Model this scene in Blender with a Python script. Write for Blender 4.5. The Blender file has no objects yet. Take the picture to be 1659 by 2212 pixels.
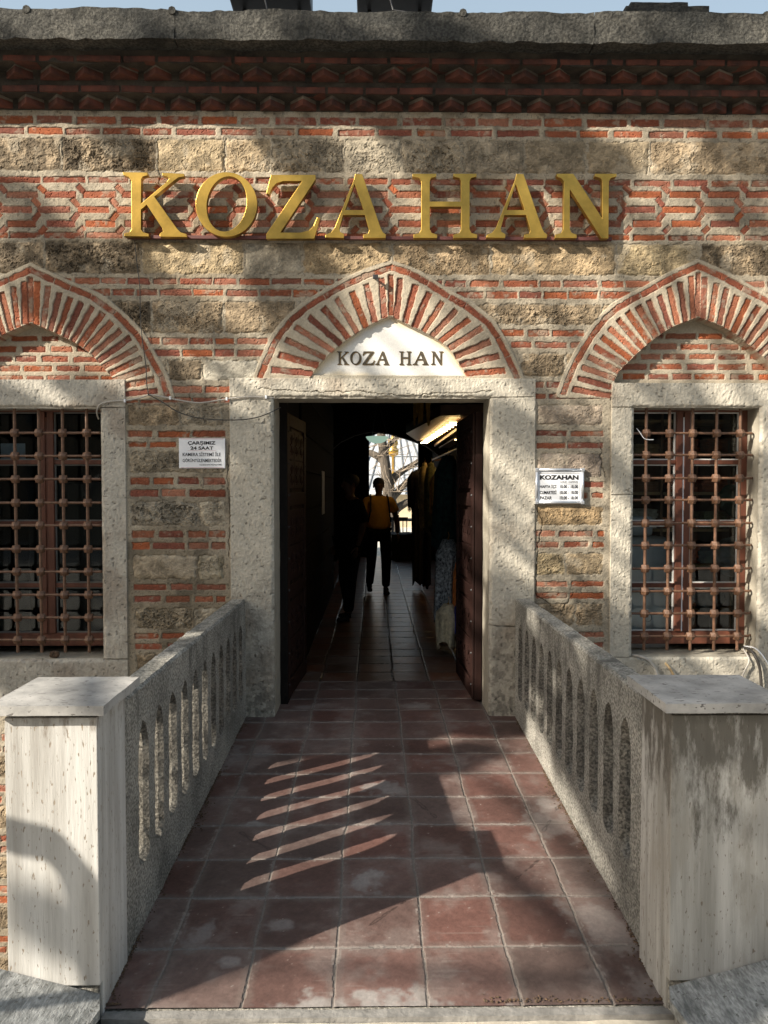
import bpy, bmesh, math, random
import numpy as np
from mathutils import Vector, Matrix, noise as mnoise
random.seed(7)
S = bpy.context.scene
COL = S.collection
R = math.radians

# ------------------------------------------------------------------ camera
FPX = 1640.0                       # focal length in units of a 1659 x 2212 picture
CAM = Vector((0.0, -5.125, 1.55))
YAW = -math.atan(21.5 / FPX)
PITCH = math.atan(51.0 / FPX)
ROT = Matrix.Rotation(YAW, 3, 'Z') @ Matrix.Rotation(math.pi / 2 - PITCH, 3, 'X')
cd = bpy.data.cameras.new('camera')
cam = bpy.data.objects.new('camera', cd); COL.objects.link(cam)
cd.sensor_fit = 'HORIZONTAL'; cd.sensor_width = 36.0
cd.lens = 36.0 * FPX / 1659.0
cd.clip_start = 0.05; cd.clip_end = 2000
cam.location = CAM; cam.rotation_euler = ROT.to_euler()
S.camera = cam

# ------------------------------------------------------------------ sky and sun
SUN_DIR = Vector((-1.6, -1.0, 1.10)).normalized()      # towards the sun
EL = math.asin(SUN_DIR.z)
w = bpy.data.worlds.new('World'); S.world = w; w.use_nodes = True
nt = w.node_tree
sky = nt.nodes.new('ShaderNodeTexSky'); sky.sky_type = 'NISHITA'; sky.sun_disc = False
sky.sun_elevation = EL; sky.sun_rotation = math.atan2(SUN_DIR.x, SUN_DIR.y) % (2 * math.pi)
sky.air_density = 1.2; sky.dust_density = 4.5
bg = nt.nodes['Background']; bg.inputs['Strength'].default_value = 0.068
hz = nt.nodes.new('ShaderNodeMix'); hz.data_type = 'RGBA'; hz.inputs[0].default_value = .30; hz.inputs[7].default_value = (8.2, 10.0, 11.0, 1)
nt.links.new(sky.outputs[0], hz.inputs[6]); nt.links.new(hz.outputs[2], bg.inputs[0])
sl = bpy.data.lights.new('sun', 'SUN'); sl.energy = 5.0; sl.angle = R(0.55); sl.color = (1.0, 0.915, 0.78)
so = bpy.data.objects.new('sun', sl); COL.objects.link(so)
so.rotation_euler = SUN_DIR.to_track_quat('Z', 'Y').to_euler()
S.view_settings.view_transform = 'Standard'; S.view_settings.look = 'None'
S.view_settings.exposure = 1.0; S.view_settings.gamma = 1.0
S.cycles.max_bounces = 6

# ------------------------------------------------------------------ helpers
def P(px, py, Y=0.0):
    """point of the plane y=Y seen at (px,py) of the 1659x2212 picture"""
    d = ROT @ Vector(((px - 829.5) / FPX, -(py - 1106) / FPX, -1))
    t = (Y - CAM.y) / d.y
    return CAM + d * t
def PX(px, py=900, Y=0.0): return P(px, py, Y).x
def PZ(py, px=829, Y=0.0): return P(px, py, Y).z
SLOPE = 0.0415
def fz(y): return SLOPE * min(y, 0.0)

def tag(o, label=None, cat=None, group=None, kind=None):
    if label: o['label'] = label
    if cat: o['category'] = cat
    if group: o['group'] = group
    if kind: o['kind'] = kind
    return o
def empty(name, loc=(0, 0, 0)):
    o = bpy.data.objects.new(name, None); COL.objects.link(o); o.location = loc; o.empty_display_size = .1
    return o
def link(name, me, m=None, parent=None):
    o = bpy.data.objects.new(name, me); COL.objects.link(o)
    if m: me.materials.append(m)
    if parent:
        o.parent = parent
        o.matrix_parent_inverse = pinv(parent)
    return o
def pinv(p):
    M = Matrix.Identity(4); q = p
    chain = []
    while q is not None:
        chain.append(q); q = q.parent
    for q in reversed(chain):
        M = M @ q.matrix_parent_inverse @ Matrix.LocRotScale(q.location, q.rotation_euler, q.scale)
    return M.inverted()

class MB:
    """collects shapes in world space, then links them as one mesh object"""
    def __init__(s): s.v = []; s.f = []
    def add(s, vs, fs):
        n = len(s.v); s.v += [tuple(v) for v in vs]; s.f += [tuple(i + n for i in f) for f in fs]; return s
    def box(s, x0, x1, y0, y1, z0, z1, M=None):
        vs = [Vector((x, y, z)) for x in (x0, x1) for y in (y0, y1) for z in (z0, z1)]
        if M is not None: vs = [M @ v for v in vs]
        return s.add(vs, [(0, 1, 3, 2), (4, 6, 7, 5), (0, 4, 5, 1), (2, 3, 7, 6), (0, 2, 6, 4), (1, 5, 7, 3)])
    def bbox(s, x0, x1, y0, y1, z0, z1, b=.004, M=None):
        """box with bevelled edges"""
        bm = bmesh.new(); bmesh.ops.create_cube(bm, size=1)
        for v in bm.verts:
            v.co = Vector(((x0 + x1) / 2 + v.co.x * (x1 - x0), (y0 + y1) / 2 + v.co.y * (y1 - y0), (z0 + z1) / 2 + v.co.z * (z1 - z0)))
        bmesh.ops.bevel(bm, geom=list(bm.edges), offset=b, segments=2, affect='EDGES', profile=.6)
        bm.verts.index_update()
        vs = [(M @ v.co) if M is not None else v.co.copy() for v in bm.verts]; fs = [[v.index for v in f.verts] for f in bm.faces]
        bm.free(); return s.add(vs, fs)
    def tube(s, pts, r, n=8, caps=True):
        pts = [Vector(p) for p in pts]; rr = r if hasattr(r, '__len__') else [r] * len(pts)
        rings = []; up = None
        for i, p in enumerate(pts):
            t = (pts[min(i + 1, len(pts) - 1)] - pts[max(i - 1, 0)])
            if t.length < 1e-9: t = Vector((0, 0, 1))
            t.normalize()
            if up is None:
                up = Vector((0, 0, 1)) if abs(t.z) < .9 else Vector((1, 0, 0))
            a = t.cross(up); a.normalize(); b = t.cross(a); up = -b if False else up
            rings.append([p + (a * math.cos(2 * math.pi * k / n) + b * math.sin(2 * math.pi * k / n)) * rr[i] for k in range(n)])
        vs = [v for rg in rings for v in rg]; fs = []
        for i in range(len(pts) - 1):
            for k in range(n):
                k2 = (k + 1) % n
                fs.append((i * n + k, i * n + k2, (i + 1) * n + k2, (i + 1) * n + k))
        if caps: fs += [tuple(range(n))[::-1], tuple((len(pts) - 1) * n + k for k in range(n))]
        return s.add(vs, fs)
    def lathe(s, c, prof, n=20):
        vs = []; fs = []
        for (r, z) in prof:
            for k in range(n):
                a = 2 * math.pi * k / n; vs.append((c[0] + r * math.cos(a), c[1] + r * math.sin(a), c[2] + z))
        for i in range(len(prof) - 1):
            for k in range(n):
                k2 = (k + 1) % n; fs.append((i * n + k, i * n + k2, (i + 1) * n + k2, (i + 1) * n + k))
        return s.add(vs, fs)
    def prism(s, outlines, tf, d0, d1):
        """outlines = [outer, hole, ...] 2D; tf(u,v,d) -> 3D; filled front (d0) and back (d1) plus sides"""
        bm = bmesh.new(); loops = []
        for ol in outlines:
            vs = [bm.verts.new((p[0], p[1], 0)) for p in ol]; loops.append(vs)
            for i in range(len(vs)): bm.edges.new((vs[i], vs[(i + 1) % len(vs)]))
        bmesh.ops.triangle_fill(bm, use_beauty=True, use_dissolve=False, edges=list(bm.edges))
        bm.verts.index_update()
        v2 = [(v.co.x, v.co.y) for v in bm.verts]; tri = [[v.index for v in f.verts] for f in bm.faces]; n = len(v2)
        vs = [tf(u, v, d0) for u, v in v2] + [tf(u, v, d1) for u, v in v2]
        fs = [tuple(t) for t in tri] + [tuple(i + n for i in t[::-1]) for t in tri]
        for L in loops:
            idx = [v.index for v in L]
            for i in range(len(idx)):
                a, b = idx[i], idx[(i + 1) % len(idx)]; fs.append((a, b, b + n, a + n))
        bm.free(); return s.add(vs, fs)
    def build(s, name, m, parent=None, smooth=False, recalc=True):
        me = bpy.data.meshes.new(name); me.from_pydata(s.v, [], s.f)
        if recalc:
            bm = bmesh.new(); bm.from_mesh(me); bmesh.ops.recalc_face_normals(bm, faces=bm.faces); bm.to_mesh(me); bm.free()
        if smooth: me.polygons.foreach_set('use_smooth', [True] * len(me.polygons))
        return link(name, me, m, parent)

# --- numpy noise
_T = np.random.RandomState(3).rand(256, 256).astype(np.float32)
def vn(x, y, seed=0):
    x = x + seed * 17.31; y = y + seed * 9.77
    xi = np.floor(x).astype(np.int32); yi = np.floor(y).astype(np.int32)
    fx = (x - xi).astype(np.float32); fy = (y - yi).astype(np.float32)
    fx = fx * fx * (3 - 2 * fx); fy = fy * fy * (3 - 2 * fy)
    a = _T[yi & 255, xi & 255]; b = _T[yi & 255, (xi + 1) & 255]
    c = _T[(yi + 1) & 255, xi & 255]; d = _T[(yi + 1) & 255, (xi + 1) & 255]
    return (a + (b - a) * fx) * (1 - fy) + (c + (d - c) * fx) * fy
def fbm(x, y, sc, seed=0, o=4, g=.5):
    r = 0; a = 1; t = 0
    for i in range(o):
        r = r + a * vn(x * sc * 2 ** i, y * sc * 2 ** i, seed + i * 5); t += a; a *= g
    return r / t
def sst(a, b, x):
    t = np.clip((x - a) / (b - a), 0, 1); return t * t * (3 - 2 * t)

def grid_mesh(name, V, F, C, m, parent=None):
    """V (n,3), F (k,4) int, C (n,3) -> mesh object with colour attribute 'tint'"""
    used = np.zeros(len(V), bool); used[F.ravel()] = True
    remap = np.cumsum(used) - 1
    V = V[used]; C = C[used]; F = remap[F]
    me = bpy.data.meshes.new(name)
    me.vertices.add(len(V)); me.vertices.foreach_set('co', V.astype(np.float32).ravel())
    me.loops.add(F.size); me.loops.foreach_set('vertex_index', F.astype(np.int32).ravel())
    me.polygons.add(len(F)); me.polygons.foreach_set('loop_start', np.arange(0, F.size, 4, dtype=np.int32))
    try: me.polygons.foreach_set('loop_total', np.full(len(F), 4, np.int32))
    except Exception: pass
    me.update(calc_edges=True)
    at = me.color_attributes.new('tint', 'FLOAT_COLOR', 'POINT')
    c4 = np.ones((len(C), 4), np.float32); c4[:, :3] = C; at.data.foreach_set('color', c4.ravel())
    me.polygons.foreach_set('use_smooth', np.zeros(len(F), bool))
    return link(name, me, m, parent)
def quads(nz, nx):
    i = np.arange(nz * nx).reshape(nz, nx)
    return np.stack([i[:-1, :-1], i[:-1, 1:], i[1:, 1:], i[1:, :-1]], -1)

def rough_box(name, b, cell, amp, m, parent=None, seed=0, sc=9, tf=None, build=True, mb=None, only=None):
    """box with its faces subdivided and pushed about by a noise field of position"""
    x0, x1, y0, y1, z0, z1 = b
    vs = {}; V = []; F = []
    def vid(p):
        k = tuple(round(c, 5) for c in p)
        if k not in vs:
            q = Vector(p); nv = mnoise.noise_vector(q * sc + Vector((seed, 0, 0))) * amp + mnoise.noise_vector(q * sc * 3.1 + Vector((0, seed, 0))) * amp * .5
            q = q + nv
            if tf: q = tf(q)
            vs[k] = len(V); V.append(q)
        return vs[k]
    def face(o, u, v):
        lu = Vector(u).length; lv = Vector(v).length
        nu = max(1, int(round(lu / cell))); nv_ = max(1, int(round(lv / cell)))
        for i in range(nu):
            for j in range(nv_):
                F.append(tuple(vid(Vector(o) + Vector(u) * (a / nu) + Vector(v) * (c / nv_)) for a, c in ((i, j), (i + 1, j), (i + 1, j + 1), (i, j + 1))))
    dx, dy, dz = (x1 - x0, 0, 0), (0, y1 - y0, 0), (0, 0, z1 - z0)
    face((x0, y0, z0), dx, dz); face((x1, y0, z0), dy, dz); face((x1, y1, z0), (-dx[0], 0, 0), dz); face((x0, y1, z0), (0, -dy[1], 0), dz)
    face((x0, y0, z1), dx, dy); face((x0, y1, z0), dx, (0, -dy[1], 0))
    t = mb if mb is not None else MB()
    t.add(V, F)
    if not build: return t
    return t.build(name, m, parent, smooth=False)

# ------------------------------------------------------------------ materials
MATS = {}
def nodes(name):
    m = bpy.data.materials.new(name); m.use_nodes = True; MATS[name] = m
    n = m.node_tree.nodes; l = m.node_tree.links
    return m, n, l, n['Principled BSDF']
def mat(name, c, rough=.8, var=.25, sc=12, c2=None, bump=.0, bsc=60, metal=0, spec=None, stretch=(1, 1, 1), dist=.01, pits=None, speck=None):
    m, n, l, p = nodes(name)
    tc = n.new('ShaderNodeTexCoord'); mp = n.new('ShaderNodeMapping'); mp.inputs['Scale'].default_value = stretch
    l.new(tc.outputs['Object'], mp.inputs[0])
    no = n.new('ShaderNodeTexNoise'); no.inputs['Scale'].default_value = sc; no.inputs['Detail'].default_value = 8; no.inputs['Roughness'].default_value = .62
    l.new(mp.outputs[0], no.inputs[0])
    rp = n.new('ShaderNodeValToRGB'); rp.color_ramp.elements[0].position = .34; rp.color_ramp.elements[1].position = .68
    a = c2 if c2 else tuple(x * (1 - var) for x in c); b = c if c2 else tuple(min(1, x * (1 + var)) for x in c)
    rp.color_ramp.elements[0].color = (*a, 1); rp.color_ramp.elements[1].color = (*b, 1)
    l.new(no.outputs[0], rp.inputs[0]); colr = rp.outputs[0]
    if speck:
        sn = n.new('ShaderNodeTexNoise'); sn.inputs['Scale'].default_value = speck[0]; sn.inputs['Detail'].default_value = 3
        l.new(mp.outputs[0], sn.inputs[0])
        sr = n.new('ShaderNodeValToRGB'); sr.color_ramp.elements[0].position = .38; sr.color_ramp.elements[1].position = .62
        sr.color_ramp.elements[0].color = (speck[1],) * 3 + (1,); sr.color_ramp.elements[1].color = (speck[2],) * 3 + (1,)
        l.new(sn.outputs[0], sr.inputs[0])
        mx = n.new('ShaderNodeMix'); mx.data_type = 'RGBA'; mx.blend_type = 'MULTIPLY'; mx.inputs[0].default_value = 1
        l.new(colr, mx.inputs[6]); l.new(sr.outputs[0], mx.inputs[7]); colr = mx.outputs[2]
    if pits:
        pn = n.new('ShaderNodeTexNoise'); pn.inputs['Scale'].default_value = pits[0]; pn.inputs['Detail'].default_value = 4
        mp2 = n.new('ShaderNodeMapping'); mp2.inputs['Scale'].default_value = pits[3]; l.new(tc.outputs['Object'], mp2.inputs[0]); l.new(mp2.outputs[0], pn.inputs[0])
        pr = n.new('ShaderNodeValToRGB'); pr.color_ramp.elements[0].position = pits[1]; pr.color_ramp.elements[1].position = pits[1] + .035
        pr.color_ramp.elements[0].color = (1, 1, 1, 1); pr.color_ramp.elements[1].color = (0, 0, 0, 1)
        l.new(pn.outputs[0], pr.inputs[0])
        mx = n.new('ShaderNodeMix'); mx.data_type = 'RGBA'; l.new(pr.outputs[0], mx.inputs[0]); l.new(colr, mx.inputs[6]); mx.inputs[7].default_value = (*pits[2], 1); colr = mx.outputs[2]
    l.new(colr, p.inputs['Base Color'])
    p.inputs['Roughness'].default_value = rough; p.inputs['Metallic'].default_value = metal
    if spec is not None: p.inputs['Specular IOR Level'].default_value = spec
    if bump:
        bn = n.new('ShaderNodeTexNoise'); bn.inputs['Scale'].default_value = bsc; bn.inputs['Detail'].default_value = 6; bn.inputs['Roughness'].default_value = .7
        l.new(mp.outputs[0], bn.inputs[0])
        bu = n.new('ShaderNodeBump'); bu.inputs['Strength'].default_value = bump; bu.inputs['Distance'].default_value = dist
        h = bn.outputs[0]
        if pits:
            ms = n.new('ShaderNodeMath'); ms.operation = 'SUBTRACT'; l.new(h, ms.inputs[0]); l.new(pr.outputs[0], ms.inputs[1]); h = ms.outputs[0]
        l.new(h, bu.inputs['Height']); l.new(bu.outputs[0], p.inputs['Normal'])
    return m
def add_stain(m, zlo, zhi, colr=(.07, .06, .045), sc=9, th=.5, xr=None):
    n = m.node_tree.nodes; l = m.node_tree.links; p = n['Principled BSDF']; src = p.inputs['Base Color'].links[0].from_socket
    tc = n.new('ShaderNodeTexCoord'); sx = n.new('ShaderNodeSeparateXYZ'); l.new(tc.outputs['Object'], sx.inputs[0])
    mr = n.new('ShaderNodeMapRange'); mr.inputs[1].default_value = zlo; mr.inputs[2].default_value = zhi; mr.inputs[3].default_value = 0; mr.inputs[4].default_value = 1; l.new(sx.outputs[2], mr.inputs[0])
    mp = n.new('ShaderNodeMapping'); mp.inputs['Scale'].default_value = (1, 1, .28); l.new(tc.outputs['Object'], mp.inputs[0])
    no = n.new('ShaderNodeTexNoise'); no.inputs['Scale'].default_value = sc * 2; no.inputs['Detail'].default_value = 7; no.inputs['Roughness'].default_value = .7; l.new(mp.outputs[0], no.inputs[0])
    ad = n.new('ShaderNodeMath'); ad.operation = 'MULTIPLY'; l.new(mr.outputs[0], ad.inputs[0]); ad.inputs[1].default_value = .34
    a2 = n.new('ShaderNodeMath'); a2.operation = 'ADD'; l.new(ad.outputs[0], a2.inputs[0]); l.new(no.outputs[0], a2.inputs[1])
    st = n.new('ShaderNodeMapRange'); st.inputs[1].default_value = th + .16; st.inputs[2].default_value = th + .30; st.inputs[3].default_value = 0; st.inputs[4].default_value = .85; l.new(a2.outputs[0], st.inputs[0])
    mx = n.new('ShaderNodeMix'); mx.data_type = 'RGBA'; l.new(st.outputs[0], mx.inputs[0]); l.new(src, mx.inputs[6]); mx.inputs[7].default_value = (*colr, 1); l.new(mx.outputs[2], p.inputs['Base Color'])
def mat_attr(name, rough=.9, bump=.5, bsc=120, dist=.006, spec=.3, var=.18, vsc=90):
    m, n, l, p = nodes(name)
    at = n.new('ShaderNodeAttribute'); at.attribute_name = 'tint'
    tc = n.new('ShaderNodeTexCoord')
    no = n.new('ShaderNodeTexNoise'); no.inputs['Scale'].default_value = vsc; no.inputs['Detail'].default_value = 5; no.inputs['Roughness'].default_value = .7
    l.new(tc.outputs['Object'], no.inputs[0])
    mr = n.new('ShaderNodeMapRange'); mr.inputs[1].default_value = .3; mr.inputs[2].default_value = .7; mr.inputs[3].default_value = 1 - var; mr.inputs[4].default_value = 1 + var
    l.new(no.outputs[0], mr.inputs[0])
    vm = n.new('ShaderNodeVectorMath'); vm.operation = 'SCALE'; l.new(at.outputs['Color'], vm.inputs[0]); l.new(mr.outputs[0], vm.inputs['Scale'])
    l.new(vm.outputs[0], p.inputs['Base Color'])
    p.inputs['Roughness'].default_value = rough; p.inputs['Specular IOR Level'].default_value = spec
    bn = n.new('ShaderNodeTexNoise'); bn.inputs['Scale'].default_value = bsc; bn.inputs['Detail'].default_value = 5; l.new(tc.outputs['Object'], bn.inputs[0])
    bu = n.new('ShaderNodeBump'); bu.inputs['Strength'].default_value = bump; bu.inputs['Distance'].default_value = dist
    l.new(bn.outputs[0], bu.inputs['Height']); l.new(bu.outputs[0], p.inputs['Normal'])
    return m
def emis(name, c, s):
    m, n, l, p = nodes(name)
    p.inputs['Base Color'].default_value = (*c, 1); p.inputs['Emission Color'].default_value = (*c, 1); p.inputs['Emission Strength'].default_value = s
    return m
M_masonry = mat_attr('masonry')
M_lime = mat_attr('tooled_limestone', rough=.85, bump=.4, bsc=220, dist=.004, var=.12, vsc=110)
M_floor = mat_attr('terracotta_tile', rough=.5, bump=.25, bsc=90, dist=.004, spec=.35, var=.14, vsc=60)
M_floorin = mat_attr('polished_tile', rough=.30, bump=.22, bsc=50, dist=.004, spec=.5, var=.18, vsc=40)
M_marble = mat('marble', (.74, .73, .70), .45, c2=(.58, .57, .54), sc=5, bump=.05)
M_gold = mat('brass_gold', (.50, .31, .065), .34, .28, 5, metal=.85, bump=.05, bsc=40)
M_ink = mat('dark_ink', (.012, .012, .014), .5, .1)
M_engr = mat('engraved_gilt_black', (.07, .055, .035), .5, .4, 40)
M_gilt = mat('gilt_edge', (.36, .22, .06), .4, .3, 40, metal=.5)
M_white = mat('white_sign_board', (.82, .83, .86), .35, .03)
M_alu = mat('aluminium', (.62, .64, .68), .3, .08, metal=.7)
M_rust = mat('painted_iron', (.145, .075, .043), .5, .35, 40, bump=.25, bsc=120)
M_iron = mat('dark_iron', (.02, .02, .022), .5, .2)
M_wood = mat('window_wood', (.13, .045, .026), .5, .3, 20, bump=.2, bsc=60, stretch=(1, 1, .2))
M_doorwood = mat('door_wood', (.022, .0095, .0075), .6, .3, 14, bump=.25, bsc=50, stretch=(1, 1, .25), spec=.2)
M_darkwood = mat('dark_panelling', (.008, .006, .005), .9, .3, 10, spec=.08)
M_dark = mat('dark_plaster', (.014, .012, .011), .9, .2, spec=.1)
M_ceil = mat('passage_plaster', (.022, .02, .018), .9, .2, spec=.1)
M_shopwood = mat('shop_wood', (.17, .08, .036), .4, .25, 10, stretch=(1, .2, 1))
M_conc = mat('rough_concrete', (.54, .51, .45), .95, c2=(.25, .24, .21), sc=3.2, bump=1.0, bsc=62, dist=.028, speck=(100, .5, 1.32))
add_stain(M_conc, -.6, 1.3, (.12, .115, .10), sc=3.6, th=.60)
M_concshade = mat('slot_shade_concrete', (.30, .28, .24), .95, c2=(.11, .10, .085), sc=8, bump=1.0, bsc=55, dist=.03, speck=(95, .42, 1.35))  # darker copy of the rough concrete: slot shadow put into the colour
M_fascia = mat('weathered_concrete', (.115, .108, .092), .95, c2=(.020, .021, .019), sc=2.2, bump=1.0, bsc=38, dist=.035, speck=(60, .5, 1.35))
M_trav = mat('travertine', (.58, .57, .545), .6, c2=(.33, .315, .29), sc=7, bump=.3, bsc=60, dist=.006, stretch=(2.6, 2.6, .16), pits=(85, .33, (.24, .20, .155), (1.5, 1.5, .40)))
M_trav2 = mat('stained_travertine', (.50, .485, .455), .6, c2=(.27, .26, .235), sc=7, bump=.3, bsc=60, dist=.006, stretch=(2.6, 2.6, .16), pits=(80, .335, (.17, .14, .11), (1.5, 1.5, .40)))
add_stain(M_fascia, 4.1, 5.2, (.022, .022, .02), sc=1.6, th=.46)
add_stain(M_trav2, .30, .86, th=.47)
add_stain(M_trav2, -3, -1, (.30, .28, .245), sc=4, th=.70)
add_stain(M_trav, .62, .90, (.16, .13, .10), th=.56)
M_cap = mat('honed_marble', (.50, .48, .45), .5, c2=(.24, .235, .225), sc=7, bump=.25, bsc=60, dist=.006, pits=(50, .34, (.14, .13, .12), (.7, 1.5, 1.2)))
M_slab = mat('grey_veined_marble', (.40, .40, .385), .7, c2=(.14, .145, .14), sc=11, bump=.5, bsc=90, stretch=(2.6, .7, 1), speck=(60, .7, 1.15), pits=(60, .34, (.12, .12, .11), (1, 1, 1)))
M_corn = mat('sooty_brick_mortar', (.075, .06, .043), .95, c2=(.018, .015, .012), sc=5, bump=.8, bsc=40, dist=.02)
M_cbrick = mat('sooty_brick', (.15, .045, .027), .9, c2=(.04, .018, .013), sc=8, bump=.6, bsc=60, dist=.01)
M_cmort = mat('pale_mortar', (.20, .17, .13), .95, c2=(.07, .06, .05), sc=8, bump=.6, bsc=60)
M_cable = mat('grey_cable', (.42, .39, .35), .6, .15)
M_cableb = mat('black_cable', (.05, .045, .04), .6, .15)
M_bark = mat('bark', (.14, .115, .09), .95, c2=(.06, .05, .04), sc=14, bump=1, bsc=30, dist=.03, stretch=(1, 1, .3))
M_leaf = mat('leaf', (.06, .09, .03), .6, .3, 3)
M_lead = mat('lead_sheet', (.40, .42, .45), .5, .2, 2.5, bump=.3, bsc=8)
M_plaza = mat('plaza_paving', (.30, .28, .25), .9, .2, 3, bump=.3, bsc=30)
M_earth = mat('sunken_ground', (.10, .09, .07), .95, .3, 4, bump=.6, bsc=20)
M_glass, n_, l_, p_ = nodes('window_glass')
p_.inputs['Base Color'].default_value = (.9, .95, .95, 1); p_.inputs['Roughness'].default_value = .04
p_.inputs['Transmission Weight'].default_value = 1.0; p_.inputs['IOR'].default_value = 1.45
p_.inputs['Specular IOR Level'].default_value = .8
# thin glass: mix of a clear film and a mirror-like reflection
tr_ = n_.new('ShaderNodeBsdfTransparent'); tr_.inputs[0].default_value = (.82, .86, .86, 1)
gl_ = n_.new('ShaderNodeBsdfGlossy'); gl_.inputs['Roughness'].default_value = .05
fr_ = n_.new('ShaderNodeFresnel'); fr_.inputs[0].default_value = 1.42
mx_ = n_.new('ShaderNodeMixShader'); l_.new(fr_.outputs[0], mx_.inputs[0]); l_.new(tr_.outputs[0], mx_.inputs[1]); l_.new(gl_.outputs[0], mx_.inputs[2])
l_.new(mx_.outputs[0], n_['Material Output'].inputs[0])

# ================================================================== THE BUILDING
bld = tag(empty('gatehouse', (0, 0, 0)), 'low brick and stone gatehouse with pointed arches and a dark central passage', 'building')

ZT0 = P(829, 243, 0).z; ZT1 = P(829, 205, -.10).z; ZT2 = P(829, 178, -.10).z; ZT3 = P(829, 142, -.20).z; ZT4 = P(829, 88, -.335).z; ZT5 = P(829, 24, -.335).z
print('LEVELS', ZT0, ZT1, ZT2, ZT3, ZT4, ZT5)
# ---- facade as one relief (height + colour), afterwards cut into its parts
xs = np.unique(np.round(np.concatenate([np.arange(-4.4, -2.7, .014), np.arange(-2.7, 2.8, .005), np.arange(2.8, 4.5, .014)]), 4))
zs = np.unique(np.round(np.concatenate([np.arange(-2.0, -.3, .008), np.arange(-.3, ZT0 + .006, .005)]), 4))
Xg, Zg = np.meshgrid(xs, zs); Xg = Xg.astype(np.float32); Zg = Zg.astype(np.float32)
n1 = fbm(Xg, Zg, 30, 1, 4, .6); n2 = fbm(Xg, Zg, 6, 11, 4); n3 = fbm(Xg, Zg, 70, 21, 3, .6); n4 = fbm(Xg, Zg, 1.3, 31, 3)
wx = (fbm(Xg, Zg, 28, 41, 3) - .5); wz = (fbm(Xg, Zg, 28, 51, 3) - .5)
H = (n1 - .5) * .008 + (n2 - .5) * .010
MORT = np.array([.365, .315, .24], np.float32)
Cg = MORT[None, None] * (0.78 + .5 * (n2[..., None] - .15)) * (1 + .35 * (n3[..., None] - .5))
Cg = Cg * (1 - .30 * sst(.50, .70, n4)[..., None] * np.array([.9, 1, 1.15])) * (1 - .35 * sst(.55, .68, fbm(Xg, Zg * .6, 9, 131, 4, .6))[..., None])
Cg = Cg * (1 - .5 * sst(.66, .72, n3)[..., None])
rs = np.random.RandomState(5)
def win(cx, cz, rad):
    i0 = max(0, np.searchsorted(xs, cx - rad)); i1 = min(len(xs), np.searchsorted(xs, cx + rad) + 1)
    j0 = max(0, np.searchsorted(zs, cz - rad)); j1 = min(len(zs), np.searchsorted(zs, cz + rad) + 1)
    return slice(j0, j1), slice(i0, i1)
BR = [(.27, .085, .043), (.235, .072, .040), (.30, .112, .062), (.21, .070, .046), (.30, .088, .036), (.31, .135, .085), (.25, .095, .06)]
def brick(cx, cz, L, T, ang=0., hb=-.004, edge=.0035, base=None, fade=0., wp=1.):
    s = win(cx, cz, L / 2 + T + .02)
    X = Xg[s]; Z = Zg[s]
    if X.size == 0: return
    ca, sa = math.cos(ang), math.sin(ang)
    u = (X - cx) * ca + (Z - cz) * sa + wx[s] * .016 * wp; v = -(X - cx) * sa + (Z - cz) * ca + wz[s] * .011 * wp
    r = .004
    qx = np.abs(u) - L / 2 + r - .001; qy = np.abs(v) - T * .512 + r
    sd = np.sqrt(np.maximum(qx, 0) ** 2 + np.maximum(qy, 0) ** 2) + np.minimum(np.maximum(qx, qy), 0) - r
    m = 1 - sst(-edge * .6, edge, sd)
    c = np.array(base if base else BR[rs.randint(len(BR))]) * rs.uniform(.68, 1.06)
    sm = sst(.54, .68, n1[s] * .6 + n2[s] * .4 + rs.uniform(-.08, .08) + fade)     # mortar smears
    cc = c[None, None] * (.72 + .6 * n3[s][..., None]) * (.85 + .35 * n2[s][..., None])
    cc = cc * (1 - .6 * sm[..., None]) + MORT[None, None] * .85 * .6 * sm[..., None]
    hh = hb + rs.uniform(-.0025, .0025) + (n1[s] - .5) * .006 + rs.uniform(-.03, .03) * (X - cx)
    chip = sst(.70, .76, n3[s]); hh = hh - chip * .004
    H[s] = H[s] * (1 - m) + hh * m
    # dark open joint at the brick edge
    Cg[s] = Cg[s] * (1 - m[..., None]) + cc * m[..., None]
    jd = np.exp(-(sd / .0035) ** 2) * .35 * (n1[s] > .42)
    H[s] = H[s] - jd * .012
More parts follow.
